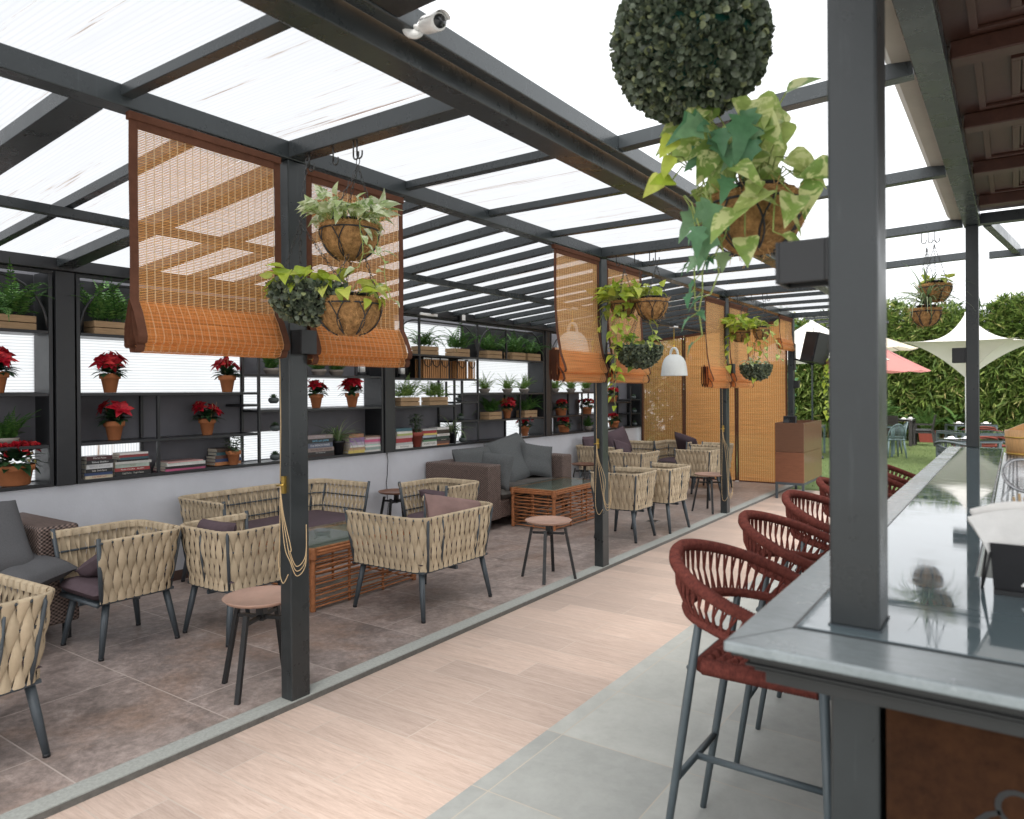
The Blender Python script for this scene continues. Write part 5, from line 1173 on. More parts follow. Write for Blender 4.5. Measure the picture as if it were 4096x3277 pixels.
# ------------------------------------------------------------------ things on the shelves
SX=-6.12
def put(o,y,z,x=SX,rz=0): o.location=(x,y,z+.001); o.rotation_euler=(0,0,rz); return o
def ferncrate(lb,y,z,seed,**k):
    t=crate_planter(lb); add_fern(t,seed,**k); return put(t,y,z,rz=rnd.uniform(-.08,.08))
ferncrate('dark fern crate on the top shelf cut by the left photo edge',2.28,2.138,1,n=26,Ln=.50,wx=.03,wy=.12)
ferncrate('upright dark fern in a pine crate just left of the nearest blind',3.02,2.138,2,n=30,Ln=.44,up=(45,88),bend=(20,90),wx=.03,wy=.13)
for y,z,s,mt,lb in ((6.90,2.125,3,'fern','fern drooping over its pine crate on the shelf above the slat lanterns'),(7.55,2.125,4,'fern','bushy upright fern crate against the bright top window'),
  (8.29,2.127,5,'fern','pine crate with two tall pointed fern fronds beside the middle arch'),(8.90,2.127,6,'fern','pine crate of fern right of the thin upright on the top shelf'),(9.32,2.127,7,'fern','fern crate at the right end of the top shelf, fronds hanging past the edge'),
  (6.54,1.488,8,'fernpale','pine crate of airy fern below the dark lantern, left of its pair'),(7.08,1.488,9,'fernpale','pine crate of airy fern below the slatted lanterns, right of its pair'),
  (8.29,1.266,10,'fern','pine crate of dark fern left of the single red poinsettia'),(9.21,1.266,11,'fern','pine crate of dark fern right of the single red poinsettia')):
    ferncrate(lb,y,z,s,mat=mt,n=28,Ln=.44 if s<8 else .34,up=(45,88),bend=(25,110) if s not in(3,7) else (60,160),wx=.04,wy=.12)
def pb(lb,y,z,s,mat='fernpale',rz=0): return put(fern_bowl(lb,s,mat),y,z,rz=rz)
for y,z,s,mt,lb in ((2.27,1.275,1,'fern','grey bowl of dark fern on the left edge unit above the berried poinsettia'),(4.60,1.84,2,'fern','grey bowl of fern in the narrow column hidden behind the first post'),(5.20,1.842,3,'fern','left of two grey fern bowls just under the second blind'),(5.44,1.842,4,'fern','right of two grey fern bowls just under the second blind'),
  (8.14,1.638,5,'fernpale','pale fern in a grey bowl, left of three above the wicker sofa'),(8.70,1.638,6,'fernpale','pale fern in a grey bowl, middle of three above the wicker sofa'),(9.14,1.638,7,'fernpale','pale fern in a grey bowl, right of three above the wicker sofa'),
  (10.02,1.64,8,'fernpale','pale fern in a grey bowl, left of three under the curving blind'),(10.55,1.64,9,'fernpale','pale fern in a grey bowl, middle of three under the curving blind'),(11.06,1.64,10,'fernpale','pale fern in a grey bowl, right of three under the curving blind'),(11.13,.984,11,'fern','green fern in a pale bowl on the lowest shelf left of the second post')): pb(lb,y,z,s,mt)
pa=poinsettia('red poinsettia at the left of the bright shelf below the dark fern crate',1)
put(pa,3.02,1.667); pbb=poinsettia('red poinsettia on the bright shelf directly under the nearest blind',2,1,3)
put(pbb,4.10,1.667,rz=.6)
pcc=poinsettia('red poinsettia on the grey backed shelf above the flat magazines',5,.95,4,.11,.26,.095); put(pcc,3.89,1.275,rz=2)
rnd.seed(4)
for src,y,z,rz,lb in ((pa,2.21,1.667,1.1,'red poinsettia in a terracotta pot cut off by the left edge of the photo'),(pbb,3.05,1.275,2.2,'red poinsettia above the two piles of paperback novels'),  (pcc,5.16,1.495,2.6,'red poinsettia right of the first roof post, left of the pair'),(pa,5.67,1.495,5.1,'red poinsettia right of the first roof post, right of the pair'),(pcc,8.69,1.266,.2,'red poinsettia between two fern crates above the wicker sofa'),(pbb,9.15,.984,3.1,'red poinsettia alone on the lowest shelf above the wicker sofa')):
    dup(src,(SX,y,z+.001),rz,lb)
h1=hydrangea('red flowers with yellow berries in a wide terracotta pot at the left edge',3); put(h1,2.32,.984); h1.scale=(1.25,1.25,1.25)
for y,z,s,lb in ((10.22,1.264,0.,'round headed red flowers at the left of the middle shelf of the farthest unit'),(11.08,1.264,2.,'round headed red flowers beside the second post on the middle shelf'),(10.32,.984,4.,'round headed red flowers on the lowest shelf of the farthest unit'),(12.05,1.456,1.,'round headed red flowers right of the second post on the upper shelf'),(12.12,.984,3.,'round headed red flowers right of the second post on the lowest shelf')):
    dup(h1,(SX,y,z+.001),s,lb,'round headed red flower pots',1.)
sc_=succulent('small succulent in the narrow column beside the first post, top of three',1); put(sc_,4.62,1.553)
for y,z,lb in ((4.62,1.275,'small succulent in the narrow column beside the first post, middle of three'),(4.62,.984,'small succulent in the narrow column beside the first post, lowest of three'),(7.56,1.528,'small succulent in the narrow column of the lantern unit, top of three'),(7.58,1.28,'small dark succulent in the narrow column of the lantern unit, middle of three'),(7.62,.984,'small succulent in the narrow column of the lantern unit, lowest of three'),
  (12.93,1.50,'small succulent at the far wall end, top of three'),(12.95,1.232,'small succulent at the far wall end, middle of three'),(12.97,.984,'small succulent at the far wall end, lowest of three')): dup(sc_,(-6.1,y,z+.001),y*3,lb)
put(spider_plant('spider plant in a black pot between book piles right of the first post',1,.40),5.43,.984,-6.09); put(spider_plant('spider plant in a black pot at the narrow column of the lantern unit',2,.40),7.38,.984,-6.09)
rp=flower_pot('leafy herb in a red brown pot before the book pile of the lantern unit',1.15,'redpot','potted_herb','potted plant',None); rnd.seed(8); bushy(rp,150,.17,.075,.23,.045,'sage'); put(rp,6.67,.984,-6.07)
rp=flower_pot('small grey green shrub in an orange pot before a dim book pile',.85,'terra','potted_shrub','potted plant',None); rnd.seed(9); bushy(rp,130,.12,.09,.14,.04,'sage'); put(rp,4.12,.984,-6.06)
def slat_lantern(lb,y):
    t=thing('slat_lantern',lb,'lantern',(SX+.02,y,1.833),0,'wooden slat lanterns'); w=.072; h=.235
    m=MB(); m.box((-w,-w,h),(w,w,h+.02)); m.build('lid','steel',t,.002)
    for a in range(4):
        m=MB(); 
        for k in range(4):
            o=-w+.012+k*(2*w-.024)/3
            if a==0: m.box((w-.008,o-.011,.0),(w,o+.011,h-.001))
            if a==1: m.box((-w,o-.011,.0),(-w+.008,o+.011,h-.001))
            if a==2 and k in(1,2): m.box((o-.011,w-.008,0),(o+.011,w,h-.001))
            if a==3 and k in(1,2): m.box((o-.011,-w,0),(o+.011,-w+.008,h-.001))
        m.build('slat_side','slatwood',t,.001)
    m=MB(); m.box((-w+.009,-w+.009,.001),(w-.009,w-.009,.008)); m.build('base','slatwood',t)
    m=MB(); m.tube([(w+.003,-w,h-.01),(w+.012,-w*.7,h-.07),(w+.016,0,h-.095),(w+.012,w*.7,h-.07),(w+.003,w,h-.01)],.006,6); m.build('strap','leather',t)
for y,lb in ((6.84,'wooden slat lantern leftmost of five, partly behind the thin upright'),(7.0,'wooden slat lantern second from the left of five'),(7.175,'wooden slat lantern in the middle of five'),(7.52,'wooden slat lantern fourth of five, before the dark panel'),(7.735,'wooden slat lantern rightmost of five, against the bright window')): slat_lantern(lb,y)
def wire_lantern(lb,y,z):
    t=thing('wire_lantern',lb,'lantern',(SX+.03,y,z+.001),0,'black wire lanterns'); m=MB(); m.lathe([(0,0),(.085,0),(.085,.012),(0,.012)],n=20); m.lathe([(0,.24),(.06,.24),(.05,.262),(0,.27)],n=16)
    for k in range(6): a=PI/3*k; m.tube([(cos(a)*.08,sin(a)*.08,.01),(cos(a)*.075,sin(a)*.075,.16),(cos(a)*.055,sin(a)*.055,.245)],.0035,5)
    m.lathe([(.0,.0125),(.05,.0125),(.05,.045),(0,.045)],n=16); m.build('cage','black',t)
    m=MB(); m.lathe([(0,.046),(.04,.046),(.04,.14),(0,.145)],n=16); m.build('candle','white',t)
    m=MB(); m.tube([(0,-.095,.012),(0,-.1,.2),(0,-.07,.30),(0,.07,.30),(0,.1,.2),(0,.095,.012)],.004,6); m.build('handle','black',t)
wire_lantern('black wire lantern with a white candle under the second blind',5.79,1.842); wire_lantern('black wire lantern with a white candle at the left end of the lantern row',6.44,1.832)
# books
ORD=['topmost','second from top','third from top','fourth from top','fifth from top','sixth from top','seventh from top','eighth from top','ninth from top']
def pile(place,y,items,x=-6.02,z=.9845):
    """items bottom to top : (colour name, rgb, thickness, length along the wall, depth, text, text colour)"""
    n=len(items); zz=z
    for i,it in enumerate(items):
        cn_,c,th,ln,dp,tx,tc=(list(it)+[None,None])[:7]; dy=rnd.uniform(-.008,.008); dx=rnd.uniform(-.012,.0)
        t=thing('book','%s book, %s in the pile %s'%(cn_,ORD[n-1-i],place),'book',(x+dx,y+dy,zz),rnd.uniform(-.03,.03),'books lying in piles on the lowest shelf'); k=.0022 if th<.03 else .003
        m=MB(); m.box((-.003,-ln/2,0),(0,ln/2,th)); m.box((-dp,-ln/2,0),(-.0031,ln/2,k)); m.box((-dp,-ln/2,th-k),(-.0031,ln/2,th)); m.build('cover',colmat(c,.35),t)
        m=MB(); m.box((-dp+.004,-ln/2+.004,k),(-.0032,ln/2-.004,th-k)); m.build('page_block','paper',t)
        if tx: text(tx,th*.62,(.0006,0,th/2),(PI/2,0,PI/2),colmat(tc or (.8,.8,.78),.6),t,'spine_title',.0003,'CENTER',min(1.2,ln*.92/(len(tx)*th*.40)))
        zz+=th+.0006
W_=(.72,.70,.66); K=(.02,.02,.022); RD=(.45,.02,.03); BL=(.03,.07,.20); TE=(.03,.14,.18); CR=(.6,.5,.33); PK=(.65,.06,.22); GY=(.3,.3,.32); OR=(.6,.2,.03); YE=(.75,.55,.05); PU=(.25,.12,.32); GN=(.1,.28,.12); BR=(.16,.06,.04)
pile('beside the left wall post',2.885,[('cream and yellow',CR,.024,.215,.13,'THE MARTIAN',RD),('dark blue',BL,.022,.215,.13),('black',K,.03,.205,.13,'Stella  Sheila Dyson',(.7,.65,.6)),('silver white',(.62,.62,.63),.036,.20,.13,'NICHOLAS  ACTS OF LOVE',(.3,.3,.33)),('black',K,.032,.21,.13,'Sidney Sheldon',(.7,.7,.7)),('dark red and black',(.08,.015,.02),.03,.20,.13,'Mario Puzo',(.7,.7,.65))])
pile('right of the leftmost novels',3.16,[('black',K,.036,.30,.15,'Carly Fiorina    Tough Choices',(.5,.48,.42)),('red and black',(.38,.02,.02),.028,.29,.14,'Paulo Coelho   ALEPH',(.8,.75,.7)),('pale green gold',(.4,.5,.42),.03,.275,.14,'GOD',(.3,.22,.1)),('grey white',(.55,.54,.5),.02,.30,.15),('black',K,.014,.26,.14),('blue teal',TE,.018,.235,.14),('dark red',(.3,.03,.03),.02,.24,.13),('white',W_,.016,.235,.13)])
pile('of flat magazines',3.63,[('pink and black',PK,.018,.38,.2),('black',K,.022,.38,.2),('white',W_,.014,.36,.2),('white and green',(.6,.66,.6),.012,.36,.2),('red edged white',(.62,.3,.28),.012,.33,.2)])
pile('behind the orange shrub pot',4.09,[('orange',OR,.03,.28,.16),('navy',BL,.03,.27,.16),('brown',BR,.03,.26,.15),('teal',TE,.03,.22,.15),('dark brown',(.1,.05,.03),.035,.22,.15)],-6.10)
pile('touching the first roof post',5.135,[('black and red',(.03,.012,.012),.028,.38,.16),('black',K,.024,.36,.16,'THE TRAVELLER',(.6,.6,.6)),('light brown',(.30,.22,.19),.04,.35,.16,'THE DA VINCI CODE   DAN BROWN',(.12,.03,.03)),('grey blue',(.10,.125,.20),.05,.34,.17,'Fine FRENCH WINES',(.7,.7,.72)),('black',K,.045,.33,.17,'SAVE with JAMIE',(.1,.5,.75)),('faded pink grey',(.33,.25,.25),.036,.33,.16,'LEGENDARY',(.5,.45,.45))])
pile('with the lilac book',5.655,[('yellow',YE,.032,.26,.15),('orange cream',(.6,.35,.16),.03,.23,.15),('white',W_,.022,.22,.15),('violet white',(.45,.36,.5),.034,.22,.15),('lilac',PU,.05,.22,.15),('orange brown',(.42,.16,.06),.04,.21,.14)])
pile('right of the lilac books',5.93,[('white',W_,.022,.33,.2),('grey green',(.3,.4,.36),.03,.32,.2),('white',W_,.018,.32,.2),('mint',(.35,.55,.45),.014,.31,.2),('white and pink',(.6,.4,.48),.022,.31,.2),('pink',PK,.03,.31,.2),('white and rose',(.62,.42,.45),.02,.30,.2),('brown photo',(.25,.15,.1),.016,.28,.2)])
pile('behind the red brown herb pot',6.42,[('white',W_,.04,.30,.16,'MATEWAD',(.2,.2,.2)),('pale grey',(.5,.5,.5),.03,.29,.16),('red and black',RD,.05,.28,.16),('rose white',(.6,.42,.42),.03,.28,.16),('lime',(.45,.5,.12),.025,.27,.16),('white',W_,.026,.27,.15),('teal blue',TE,.035,.27,.15)])
pile('right of the herb pot',6.87,[('white with dark letters',W_,.055,.28,.16,'WHITE TIGER',(.1,.1,.1)),('green',GN,.025,.26,.16),('black',K,.024,.26,.16),('blue white',(.4,.48,.58),.03,.26,.16),('yellow',YE,.022,.26,.16),('red',RD,.035,.27,.16),('white and black',(.5,.5,.5),.02,.26,.15)])
pile('left of the second spider plant',7.13,[('orange',OR,.014,.24,.15),('brown',BR,.035,.26,.16),('black',K,.03,.26,.16,'THE MAFIA',(.6,.55,.4)),('dark green',(.03,.07,.05),.03,.26,.16),('white',W_,.03,.25,.15,'DANIELLE STEEL',(.3,.1,.1)),('brown black',(.05,.03,.02),.05,.24,.15),('white',W_,.028,.23,.15)])
# ------------------------------------------------------------------ garden
rnd.seed(21); m=MB(); 
def clump(c,n,s,dirb):
    tw=(V(dirb)+rv(.7)).normalized()
    for k in range(n):
        d=(tw+rv(.75)+V((0,0,-.35))).normalized(); l_=s*rnd.uniform(.6,1.25); b_=V(c)+rv(.05); sd=d.cross(rv()).normalized(); w=l_*.075
        e=b_+d*l_+V((0,0,-.10*l_)); md=b_+d*l_*.4
        m.add([b_,md-sd*w,e,md+sd*w],[(0,1,2,3)],False)
def hedge_run(p,q,n,zt,depth,nrm,s=.30,z0=.35,dark=.25):
    p,q=V(p),V(q); nrm=V(nrm)
    for i in range(n):
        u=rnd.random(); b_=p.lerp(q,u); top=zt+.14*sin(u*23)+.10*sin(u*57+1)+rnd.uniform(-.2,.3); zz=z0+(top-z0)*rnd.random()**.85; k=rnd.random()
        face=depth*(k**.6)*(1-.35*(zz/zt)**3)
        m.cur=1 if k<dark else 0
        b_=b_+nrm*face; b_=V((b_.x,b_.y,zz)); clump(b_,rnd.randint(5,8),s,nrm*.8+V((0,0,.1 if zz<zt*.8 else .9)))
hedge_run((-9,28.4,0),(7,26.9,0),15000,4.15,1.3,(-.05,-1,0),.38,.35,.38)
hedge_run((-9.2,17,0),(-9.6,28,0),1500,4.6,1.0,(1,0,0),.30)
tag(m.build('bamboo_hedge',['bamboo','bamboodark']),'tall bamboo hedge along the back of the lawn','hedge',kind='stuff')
m=MB()
for i in range(240):
    u=rnd.random(); x=-9+16*u; y=28.3-1.5*u-rnd.uniform(-.2,.9); a,b_=rnd.uniform(-.5,.5),rnd.uniform(-.4,.2); h=rnd.uniform(2,4.2); m.tube([(x,y,-.02),(x+a*.4,y+b_*.4,h*.5),(x+a,y+b_,h)],[.022,.018,.008],5,caps=False)
tag(m.build('bamboo_culms','culm'),'thin bamboo stems inside the hedge','hedge stems',kind='stuff')
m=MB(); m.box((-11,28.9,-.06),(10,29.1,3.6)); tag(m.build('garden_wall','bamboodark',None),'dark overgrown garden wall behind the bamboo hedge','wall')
# bamboo close behind the screens
rnd.seed(23); m=MB()
for i in range(300):
    clump(V((rnd.uniform(-6.6,-4.9),rnd.uniform(13.7,14.6),rnd.uniform(.4,2.7))),6,.34,(.1,-.6,.1))
m.cur=1
for i in range(7): x=rnd.uniform(-6.5,-4.9); m.tube([(x,14.3,-.02),(x+.1,14.2,1.5),(x+rnd.uniform(-.2,.3),14.,3.)],.014,6)
tag(m.build('screen_bamboo',['bamboo','culm']),'bamboo plant growing close behind the left bamboo screen','bamboo')
m=MB()
for i in range(26): m.tube([(-6.05+.06*i,13.28,0),(-6.05+.06*i,13.28,2.2)],.003,4)
for i in range(34): m.tube([(-6.05,13.286,.06+.063*i),(-4.55,13.286,.06+.063*i)],.003,4)
tag(m.build('mesh_fence','black'),'wire mesh fence panel behind the left bamboo screen','fence')
def umbrella(lb,x,y,zr,za,r,mat,n=8,rib='rod',sag=.12,group=None,rz=0):
    t=thing('garden_umbrella',lb,'umbrella',(x,y,0),rz,group); m=MB(); vs=[]
    K=6
    for i in range(n*4):
        a=2*PI*i/(n*4); e=abs(((i%4)/4)-.5)*2   # 1 on a rib, 0 mid panel
        for k in range(K+1):
            u=k/K; rr=r*u*(1-.07*(1-e)*u); z=za+(zr-za)*(u**.92)-sag*(1-e)*u*u*.35; vs.append((cos(a)*rr,sin(a)*rr,z))
    N4=n*4; m.add(vs,[(i*(K+1)+k,((i+1)%N4)*(K+1)+k,((i+1)%N4)*(K+1)+k+1,i*(K+1)+k+1) for i in range(N4) for k in range(K)],True)
    m.build('canopy',mat,t); m=MB(); m.tube([(0,0,0),(0,0,za+.06)],.022,10); m.lathe([(0,0),(.25,0),(.25,.05),(.04,.07),(.04,.2)],n=20); m.build('pole','rod',t)
    for i in range(n): a=2*PI*i/n; m=MB(); m.tube([(0,0,za-.02),(cos(a)*r*.985,sin(a)*r*.985,zr-.015)],.008,5); m.build('rib',rib,t)
    return t
umbrella('coral red garden umbrella showing right of the near canopy post',-3.02,21.55,2.14,2.86,1.25,'redumb',8,rz=.25)
umbrella('cream garden umbrella above and behind the coral one',-3.86,23.5,2.83,3.5,1.6,'creamumb',8,rz=.1)
umbrella('white garden umbrella with an orange inside left of the near canopy post',-4.05,18.6,2.35,3.35,1.7,'sail',4,rz=.3)
# white tensile sail umbrella
su=thing('sail_umbrella','large white tensile sail umbrella with upswept corners behind the far canopy post','umbrella',(-.83,17.75,0))
ax=V((.823,.57,0)); ay=V((-.57,.823,0)); m=MB()
def sail(cs,sg,n=14):
    A,B,C_=[V(c) for c in cs]
    def f(u,v):
        p=A*(1-u)+(B*(1-v)+C_*v)*u; bow=.16*4*v*(1-v)*u
        ctr=(A+B+C_)/3; q=p+(ctr-p)*bow*1.1; q.z+=sg*.10*sin(PI*u)*(1-u); return q
    m.grid(f,n,n)
Lc=-ax*1.42+V((0,0,2.63)); Rc=ax*1.75+V((0,0,2.66)); T_=ay*.5+V((0,0,3.52)); Bk=ay*1.6+V((0,0,2.75)); Fr=-ay*1.55+V((0,0,2.60)); dn=V((0,0,1.86))
apex=V((0,0,3.26))
for a,b_ in ((Lc,Fr),(Fr,Rc),(Rc,Bk),(Bk,Lc)):
    def f(u,v,a=a,b_=b_):
        e=a.lerp(b_,v); e=e*(1-.30*4*v*(1-v))+V((0,0,e.z*.30*4*v*(1-v))); z=apex.z+(e.z-apex.z)*(1-(1-u)**4.2); return V((e.x*u,e.y*u,z))
    m.grid(f,12,14)
for a,b_ in ((Lc,Fr),(Fr,Rc)):
    def f(u,v,a=a,b_=b_):
        e=a.lerp(b_,v); e=e*(1-.30*4*v*(1-v))+V((0,0,e.z*.30*4*v*(1-v))); z=dn.z+(e.z-dn.z)*(1-(1-u)**1.7); return V((e.x*u,e.y*u,z-.004))
    m.grid(f,12,14)
m.build('canopy','sail',su); m=MB(); m.tube([(0,0,0),(0,0,3.25)],.035,10); m.lathe([(0,0),(.35,0),(.35,.06),(.05,.08)],n=20); m.build('pole','white',su)
# dining furniture on the lawn
def wicker_chair(lb,x,y,rz):
    t=thing('wicker_armchair',lb,'armchair',(x,y,0),rz,'dark wicker dining chairs on the lawn')
    for sx,sy in ((1,1),(1,-1)): m=MB(); m.bar((sx*.23,sy*.25,0),(sx*.23,sy*.25,.60),.045,.045); m.build('leg','wicker2',t)
    for sy in (1,-1): m=MB(); m.bar((-.29,sy*.25,0),(-.22,sy*.25,.45),.045,.045); m.build('leg','wicker2',t); m=MB(); m.bar((-.25,sy*.25,.615),(.26,sy*.25,.615),.06,.03); m.build('arm','wicker2',t)
    m=MB(); m.box((-.23,-.225,.36),(.25,.225,.41)); m.build('seat','wicker2',t); m=MB(); rounded(m,(.01,0,.445),(.48,.44,.07)); m.build('seat_cushion','greyfab',t)
    m=MB(); m.add([(-.22,-.24,.40),(-.18,-.24,.40),(-.18,.24,.40),(-.22,.24,.40),(-.31,-.24,.90),(-.28,-.24,.90),(-.28,.24,.90),(-.31,.24,.90)],[(3,2,1,0),(4,5,6,7),(0,1,5,4),(1,2,6,5),(2,3,7,6),(3,0,4,7)]); m.build('backrest','wicker2',t,.01); return t
wicker_chair('dark wicker dining armchair with a grey cushion by the hedge',-2.22,24.5,PI); wicker_chair('dark wicker dining armchair with its back turned before the wicker table',-3.0,23.55,PI/2)
def table(name,lb,x,y,rz,w,l,h,mat,top,leg=.06,group=None):
    t=thing(name,lb,'dining table',(x,y,0),rz,group); m=MB(); m.box((-w/2,-l/2,h-.05),(w/2,l/2,h-.012)); m.build('apron',mat,t,.004); m=MB(); m.box((-w/2-.01,-l/2-.01,h-.0115),(w/2+.01,l/2+.01,h)); m.build('table_top',top,t,.003)
    for sx in (-1,1):
        for sy in (-1,1): m=MB(); m.box((sx*(w/2-leg/2)-leg/2,sy*(l/2-leg/2)-leg/2,0),(sx*(w/2-leg/2)+leg/2,sy*(l/2-leg/2)+leg/2,h-.0505)); m.build('leg',mat,t)
    return t
table('wicker_table','dark wicker dining table laid with glasses near the hedge',-3.1,24.42,0,1.25,.98,.76,'wicker2','darkglass',.09)
table('lawn_table','teal grey dining table laid with white plates right of the near canopy post',-2.95,20.3,.08,.9,.9,.76,'teal','darkglass',.05)
tb=table('glass_dining_table','square dining table with a green glass top in front of the hedge',-.68,17.85,R(29),1.07,1.12,.76,'stoolleg','glass',.05)
m=MB(); 
for a,b_ in (((-.54,-.565,.748),(.54,-.50,.762)),((-.54,.50,.748),(.54,.565,.762)),((-.54,-.499,.748),(-.475,.499,.762)),((.475,-.499,.748),(.54,.499,.762))): m.box(a,b_)
m.build('rim','rod',tb)
table('grey_table','low grey dining table laid with plates left of the glass table',-.70,15.5,R(29),.75,.7,.74,'stoolleg','darkglass',.05); table('back_table','grey dining table laid for a meal farthest back by the hedge',-.95,21.9,R(20),.95,.8,.76,'stoolleg','darkglass',.05)
table('pale_table','pale topped dining table glimpsed between the cabinet and the near post',-4.55,19.8,.1,1.0,.9,.74,'teal','steel',.05)
def cup(lb,x,y,z): m=MB(); m.lathe([(0,.003),(.030,.003),(.036,.10),(.0345,.10),(.0285,.01),(0,.01)],n=14); tag(m.build('drinking_glass','thinglass',None,0,2,(x,y,z)),lb,'glass','drinking glasses on the lawn tables')
def plate(lb,x,y,z): 
    t=thing('dinner_plate',lb,'plate',(x,y,z),0,'white plates on the lawn tables'); m=MB(); m.lathe([(0,0),(.07,0),(.125,.016),(.123,.019),(.07,.005),(0,.005)],n=24); m.build('plate_body','tile_plate',t); m=MB(); rounded(m,(0,0,.03),(.11,.07,.05),3,8,.004,int(x*10)); m.build('folded_napkin','napkin',t)
for x,y,lb in ((-3.45,24.1,'left of three glasses on the wicker table'),(-3.1,24.25,'middle of three glasses on the wicker table'),(-2.95,24.6,'right of three glasses on the wicker table')): cup(lb,x,y,.761)
plate('white plate on the right side of the wicker table',-2.72,24.2,.761); plate('white plate at the far corner of the wicker table',-2.6,24.75,.761)
plate('white plate on the teal grey table',-2.75,20.1,.761); plate('white plate on the low grey table, left of two',-.96,15.32,.741); plate('white plate on the low grey table, right of two',-.72,15.45,.741)
plate('white plate on the farthest table, left of the post',-1.2,21.75,.761); plate('white plate on the farthest table, right of the post',-.62,21.95,.761); plate('white plate on the pale topped table',-4.4,19.7,.741)
def plastic_chair(lb,x,y,rz):
    t=thing('slatted_chair',lb,'chair',(x,y,0),rz,'teal plastic chairs on the lawn')
    for sx,sy in ((1,1),(1,-1),(-1,1),(-1,-1)): m=MB(); m.tube([(sx*.17,sy*.17,.43),(sx*.225,sy*.215,0)],[.024,.016],8); m.build('leg','teal',t)
    m=MB(); m.box((-.21,-.21,.43),(.22,.21,.455)); m.build('seat','teal',t,.01); m=MB(); P=[V((-.20-.08*sin(PI*u)*0-.06*u*(1-u)*4*.2-.09*sin(PI*u),-.21+.42*u,.45+.37*sin(PI*u)**.45)) for u in [i/16 for i in range(17)]]; m.tube(P,.016,8); m.build('back_hoop','teal',t)
    m=MB()
    for i in range(3,14): m.tube([(-.20,-.21+.42*i/16,.45),P[i]],.008,6)
    m.build('back_slats','teal',t); return t
plastic_chair('teal slatted plastic chair at the teal grey table right of the near canopy post',-2.45,19.75,R(120)); plastic_chair('teal slatted plastic chair behind the teal grey table',-2.55,20.8,R(200)); plastic_chair('teal slatted plastic chair glimpsed beside the wooden cabinet',-4.2,18.9,R(110))
rc=rope_chair('rope_chair','rust red rope armchair before the glass dining table, back to the camera','armchair','rope armchairs on the lawn',.44,.34,False); rc.location=(-.66,16.55,0); rc.rotation_euler=(0,0,R(118)); rc.scale=(1.15,1.15,.96)
for x,y,rz,lb in ((.25,17.4,205,'rust red rope armchair right of the glass dining table'),(-.45,19.2,-62,'rust red rope armchair beyond the glass dining table'),(-.75,20.9,110,'rust red rope armchair before the farthest table')): dup(rc,(x,y,0),R(rz),lb)
gc=rope_chair('rope_chair','grey rope armchair at the left end of the bar beside the low grey table','armchair','rope armchairs on the lawn',.44,.34,False,'greyrope'); gc.location=(-.82,14.8,0); gc.rotation_euler=(0,0,R(60)); gc.scale=(1.1,1.1,.96)
dup(gc,(.05,20.3,0),R(200),'grey rope armchair at the right edge of the photo behind the wood bucket')
# planter, palm, broad leaved plants, young stems by the hedge
pl=thing('square_planter','square terracotta coloured planter by the hedge with slim palm shoots','planter',(-2.28,26.1,0)); m=MB(); m.add([(-.19,-.19,0),(.19,-.19,0),(.19,.19,0),(-.19,.19,0),(-.23,-.23,.36),(.23,-.23,.36),(.23,.23,.36),(-.23,.23,.36),(-.20,-.20,.36),(.20,-.20,.36),(.20,.20,.36),(-.20,.20,.36),(-.2,-.2,.32),(.2,-.2,.32),(.2,.2,.32),(-.2,.2,.32)],[(3,2,1,0),(0,1,5,4),(1,2,6,5),(2,3,7,6),(3,0,4,7),(4,5,9,8),(5,6,10,9),(6,7,11,10),(7,4,8,11),(8,9,13,12),(9,10,14,13),(10,11,15,14),(11,8,12,15),(12,13,14,15)]); m.build('planter_box','redpot',pl)
def palm(t,n,Ln,lw,z,e=(40,85),bend=(50,110)):
    m=MB()
    for i in range(n): frond(m,(0,0,z),2*PI*i/n+rnd.uniform(-.3,.3),Ln*rnd.uniform(.7,1.1),R(rnd.uniform(*e)),R(rnd.uniform(*bend)),lw,18)
    m.build('palm_fronds','palm',t)
rnd.seed(31); palm(pl,9,1.0,.3,.33,(55,88),(20,80))
pm=thing('palm_plant','feathery palm growing at the hedge foot behind the wicker table','palm',(-3.7,26.3,0)); palm(pm,16,1.7,.42,.5); m=MB(); m.tube([(0,0,0),(.02,0,.55)],[.08,.06],8); m.build('trunk','culm',pm)
bl=thing('broad_leaf_plant','broad leaved plant at the hedge foot right of the planter','plant',(-1.55,26.0,0)); m=MB()
for i in range(14): a=rnd.uniform(0,2*PI); d=V((cos(a)*.6,sin(a)*.6,rnd.uniform(.2,1))); m.leaf(V((0,0,.15+.05*i)),d,(0,0,1),.6,.2,LANCE,.35,.2)
m.build('leaves','palm',bl)
# climbing plant on a trellis left of the lawn
rnd.seed(41); cl=thing('climbing_plant','leafy climber covering a tall support behind the farthest roof post','plant',(-5.3,20.5,0)); m=MB()
for i in range(900): a=rnd.uniform(0,2*PI); k=.42*math.sqrt(rnd.random()); z=rnd.uniform(.1,3.9); m.leaf((cos(a)*k,sin(a)*k,z),rv()+V((0,-.5,0)),rv(),.12,.09,HEART,.2,.2)
m.build('foliage','ivy',cl); m=MB(); m.tube([(0,0,0),(0,0,3.9)],.04,8); m.build('trunk','culm',cl)
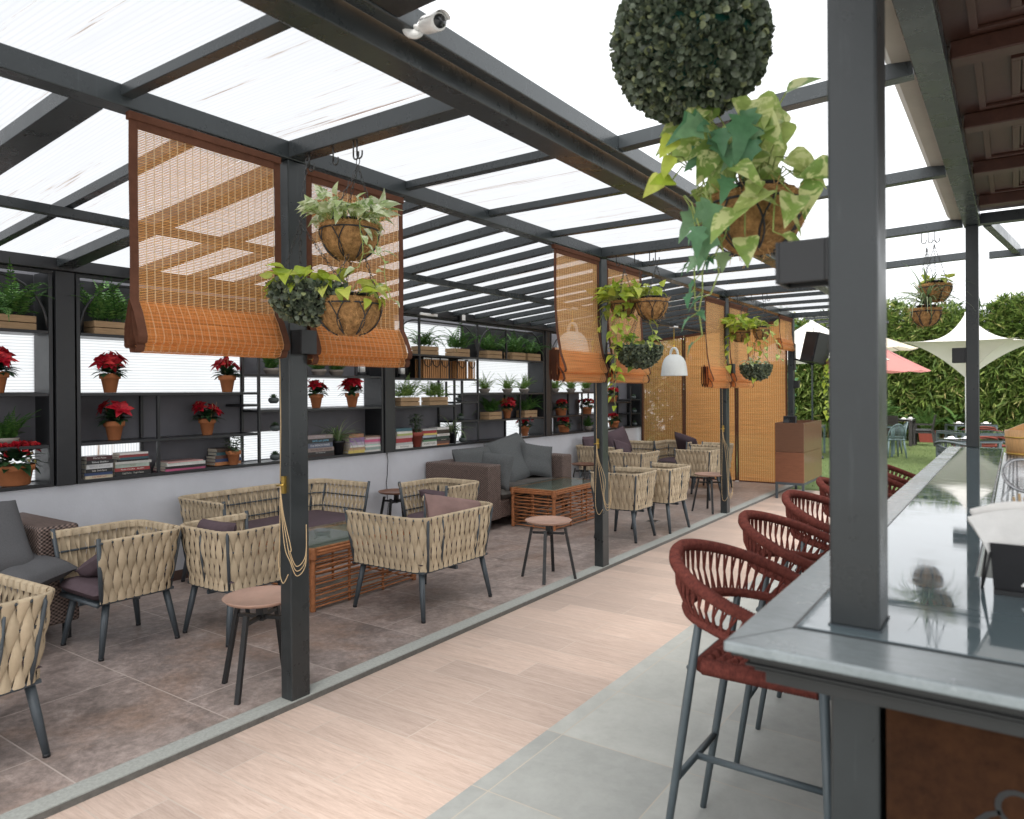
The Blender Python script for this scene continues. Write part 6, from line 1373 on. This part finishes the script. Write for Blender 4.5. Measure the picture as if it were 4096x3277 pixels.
# ------------------------------------------------------------------ camera, light, sky
cam=bpy.data.cameras.new('camera'); co=bpy.data.objects.new('camera',cam); COL.objects.link(co); SC.camera=co
YAW,PIT,ROL=R(34.7606),R(.17948),R(-.39495)
fw=V((-sin(YAW),cos(YAW),0)); rt=V((cos(YAW),sin(YAW),0)); up=V((0,0,1)); f2=fw*cos(PIT)-up*sin(PIT); u2=fw*sin(PIT)+up*cos(PIT); r3=rt*cos(ROL)+u2*sin(ROL); u3=-rt*sin(ROL)+u2*cos(ROL)
co.matrix_world=Matrix(((r3.x,u3.x,-f2.x,0),(r3.y,u3.y,-f2.y,0),(r3.z,u3.z,-f2.z,1.65),(0,0,0,1)))
cam.sensor_width=36; cam.lens=2902.63*36/4096; cam.shift_y=-60.3/4096; cam.clip_start=.05; cam.clip_end=900
cam.dof.use_dof=True; cam.dof.focus_distance=5.2; cam.dof.aperture_fstop=3.2
w=bpy.data.worlds.new('World'); SC.world=w; w.use_nodes=True; nt=w.node_tree; nt.nodes.clear()
EL,AZ=R(58),R(150)
sk=N(nt,'ShaderNodeTexSky',sky_type='NISHITA',sun_disc=False); sk.sun_elevation=EL; sk.sun_rotation=AZ; sk.air_density=1.; sk.dust_density=6.; sk.ozone_density=1.
hs=N(nt,'ShaderNodeHueSaturation'); hs.inputs['Saturation'].default_value=.10; L(nt,sk.outputs[0],hs.inputs['Color'])
mx=N(nt,'ShaderNodeMix',data_type='RGBA'); mx.inputs[0].default_value=.6; L(nt,hs.outputs[0],mx.inputs[6]); mx.inputs[7].default_value=(7.4,7.6,7.8,1)
bg=N(nt,'ShaderNodeBackground'); bg.inputs['Strength'].default_value=.15; L(nt,mx.outputs[2],bg.inputs['Color']); ow=N(nt,'ShaderNodeOutputWorld'); L(nt,bg.outputs[0],ow.inputs[0])
sl=bpy.data.lights.new('sun','SUN'); sl.energy=1.3; sl.angle=R(20); sl.color=(1,.96,.9); so=bpy.data.objects.new('sun',sl); COL.objects.link(so)
dv=V((sin(AZ)*cos(EL),cos(AZ)*cos(EL),sin(EL))); so.rotation_euler=dv.to_track_quat('Z','Y').to_euler()
SC.view_settings.view_transform='Standard'; SC.view_settings.look='None'; SC.view_settings.exposure=1.05; SC.view_settings.gamma=1
SC.cycles.max_bounces=10; SC.cycles.diffuse_bounces=5; SC.cycles.transparent_max_bounces=24; SC.cycles.transmission_bounces=6; SC.cycles.glossy_bounces=4
SC.cycles.use_denoising=True; SC.cycles.sample_clamp_indirect=6
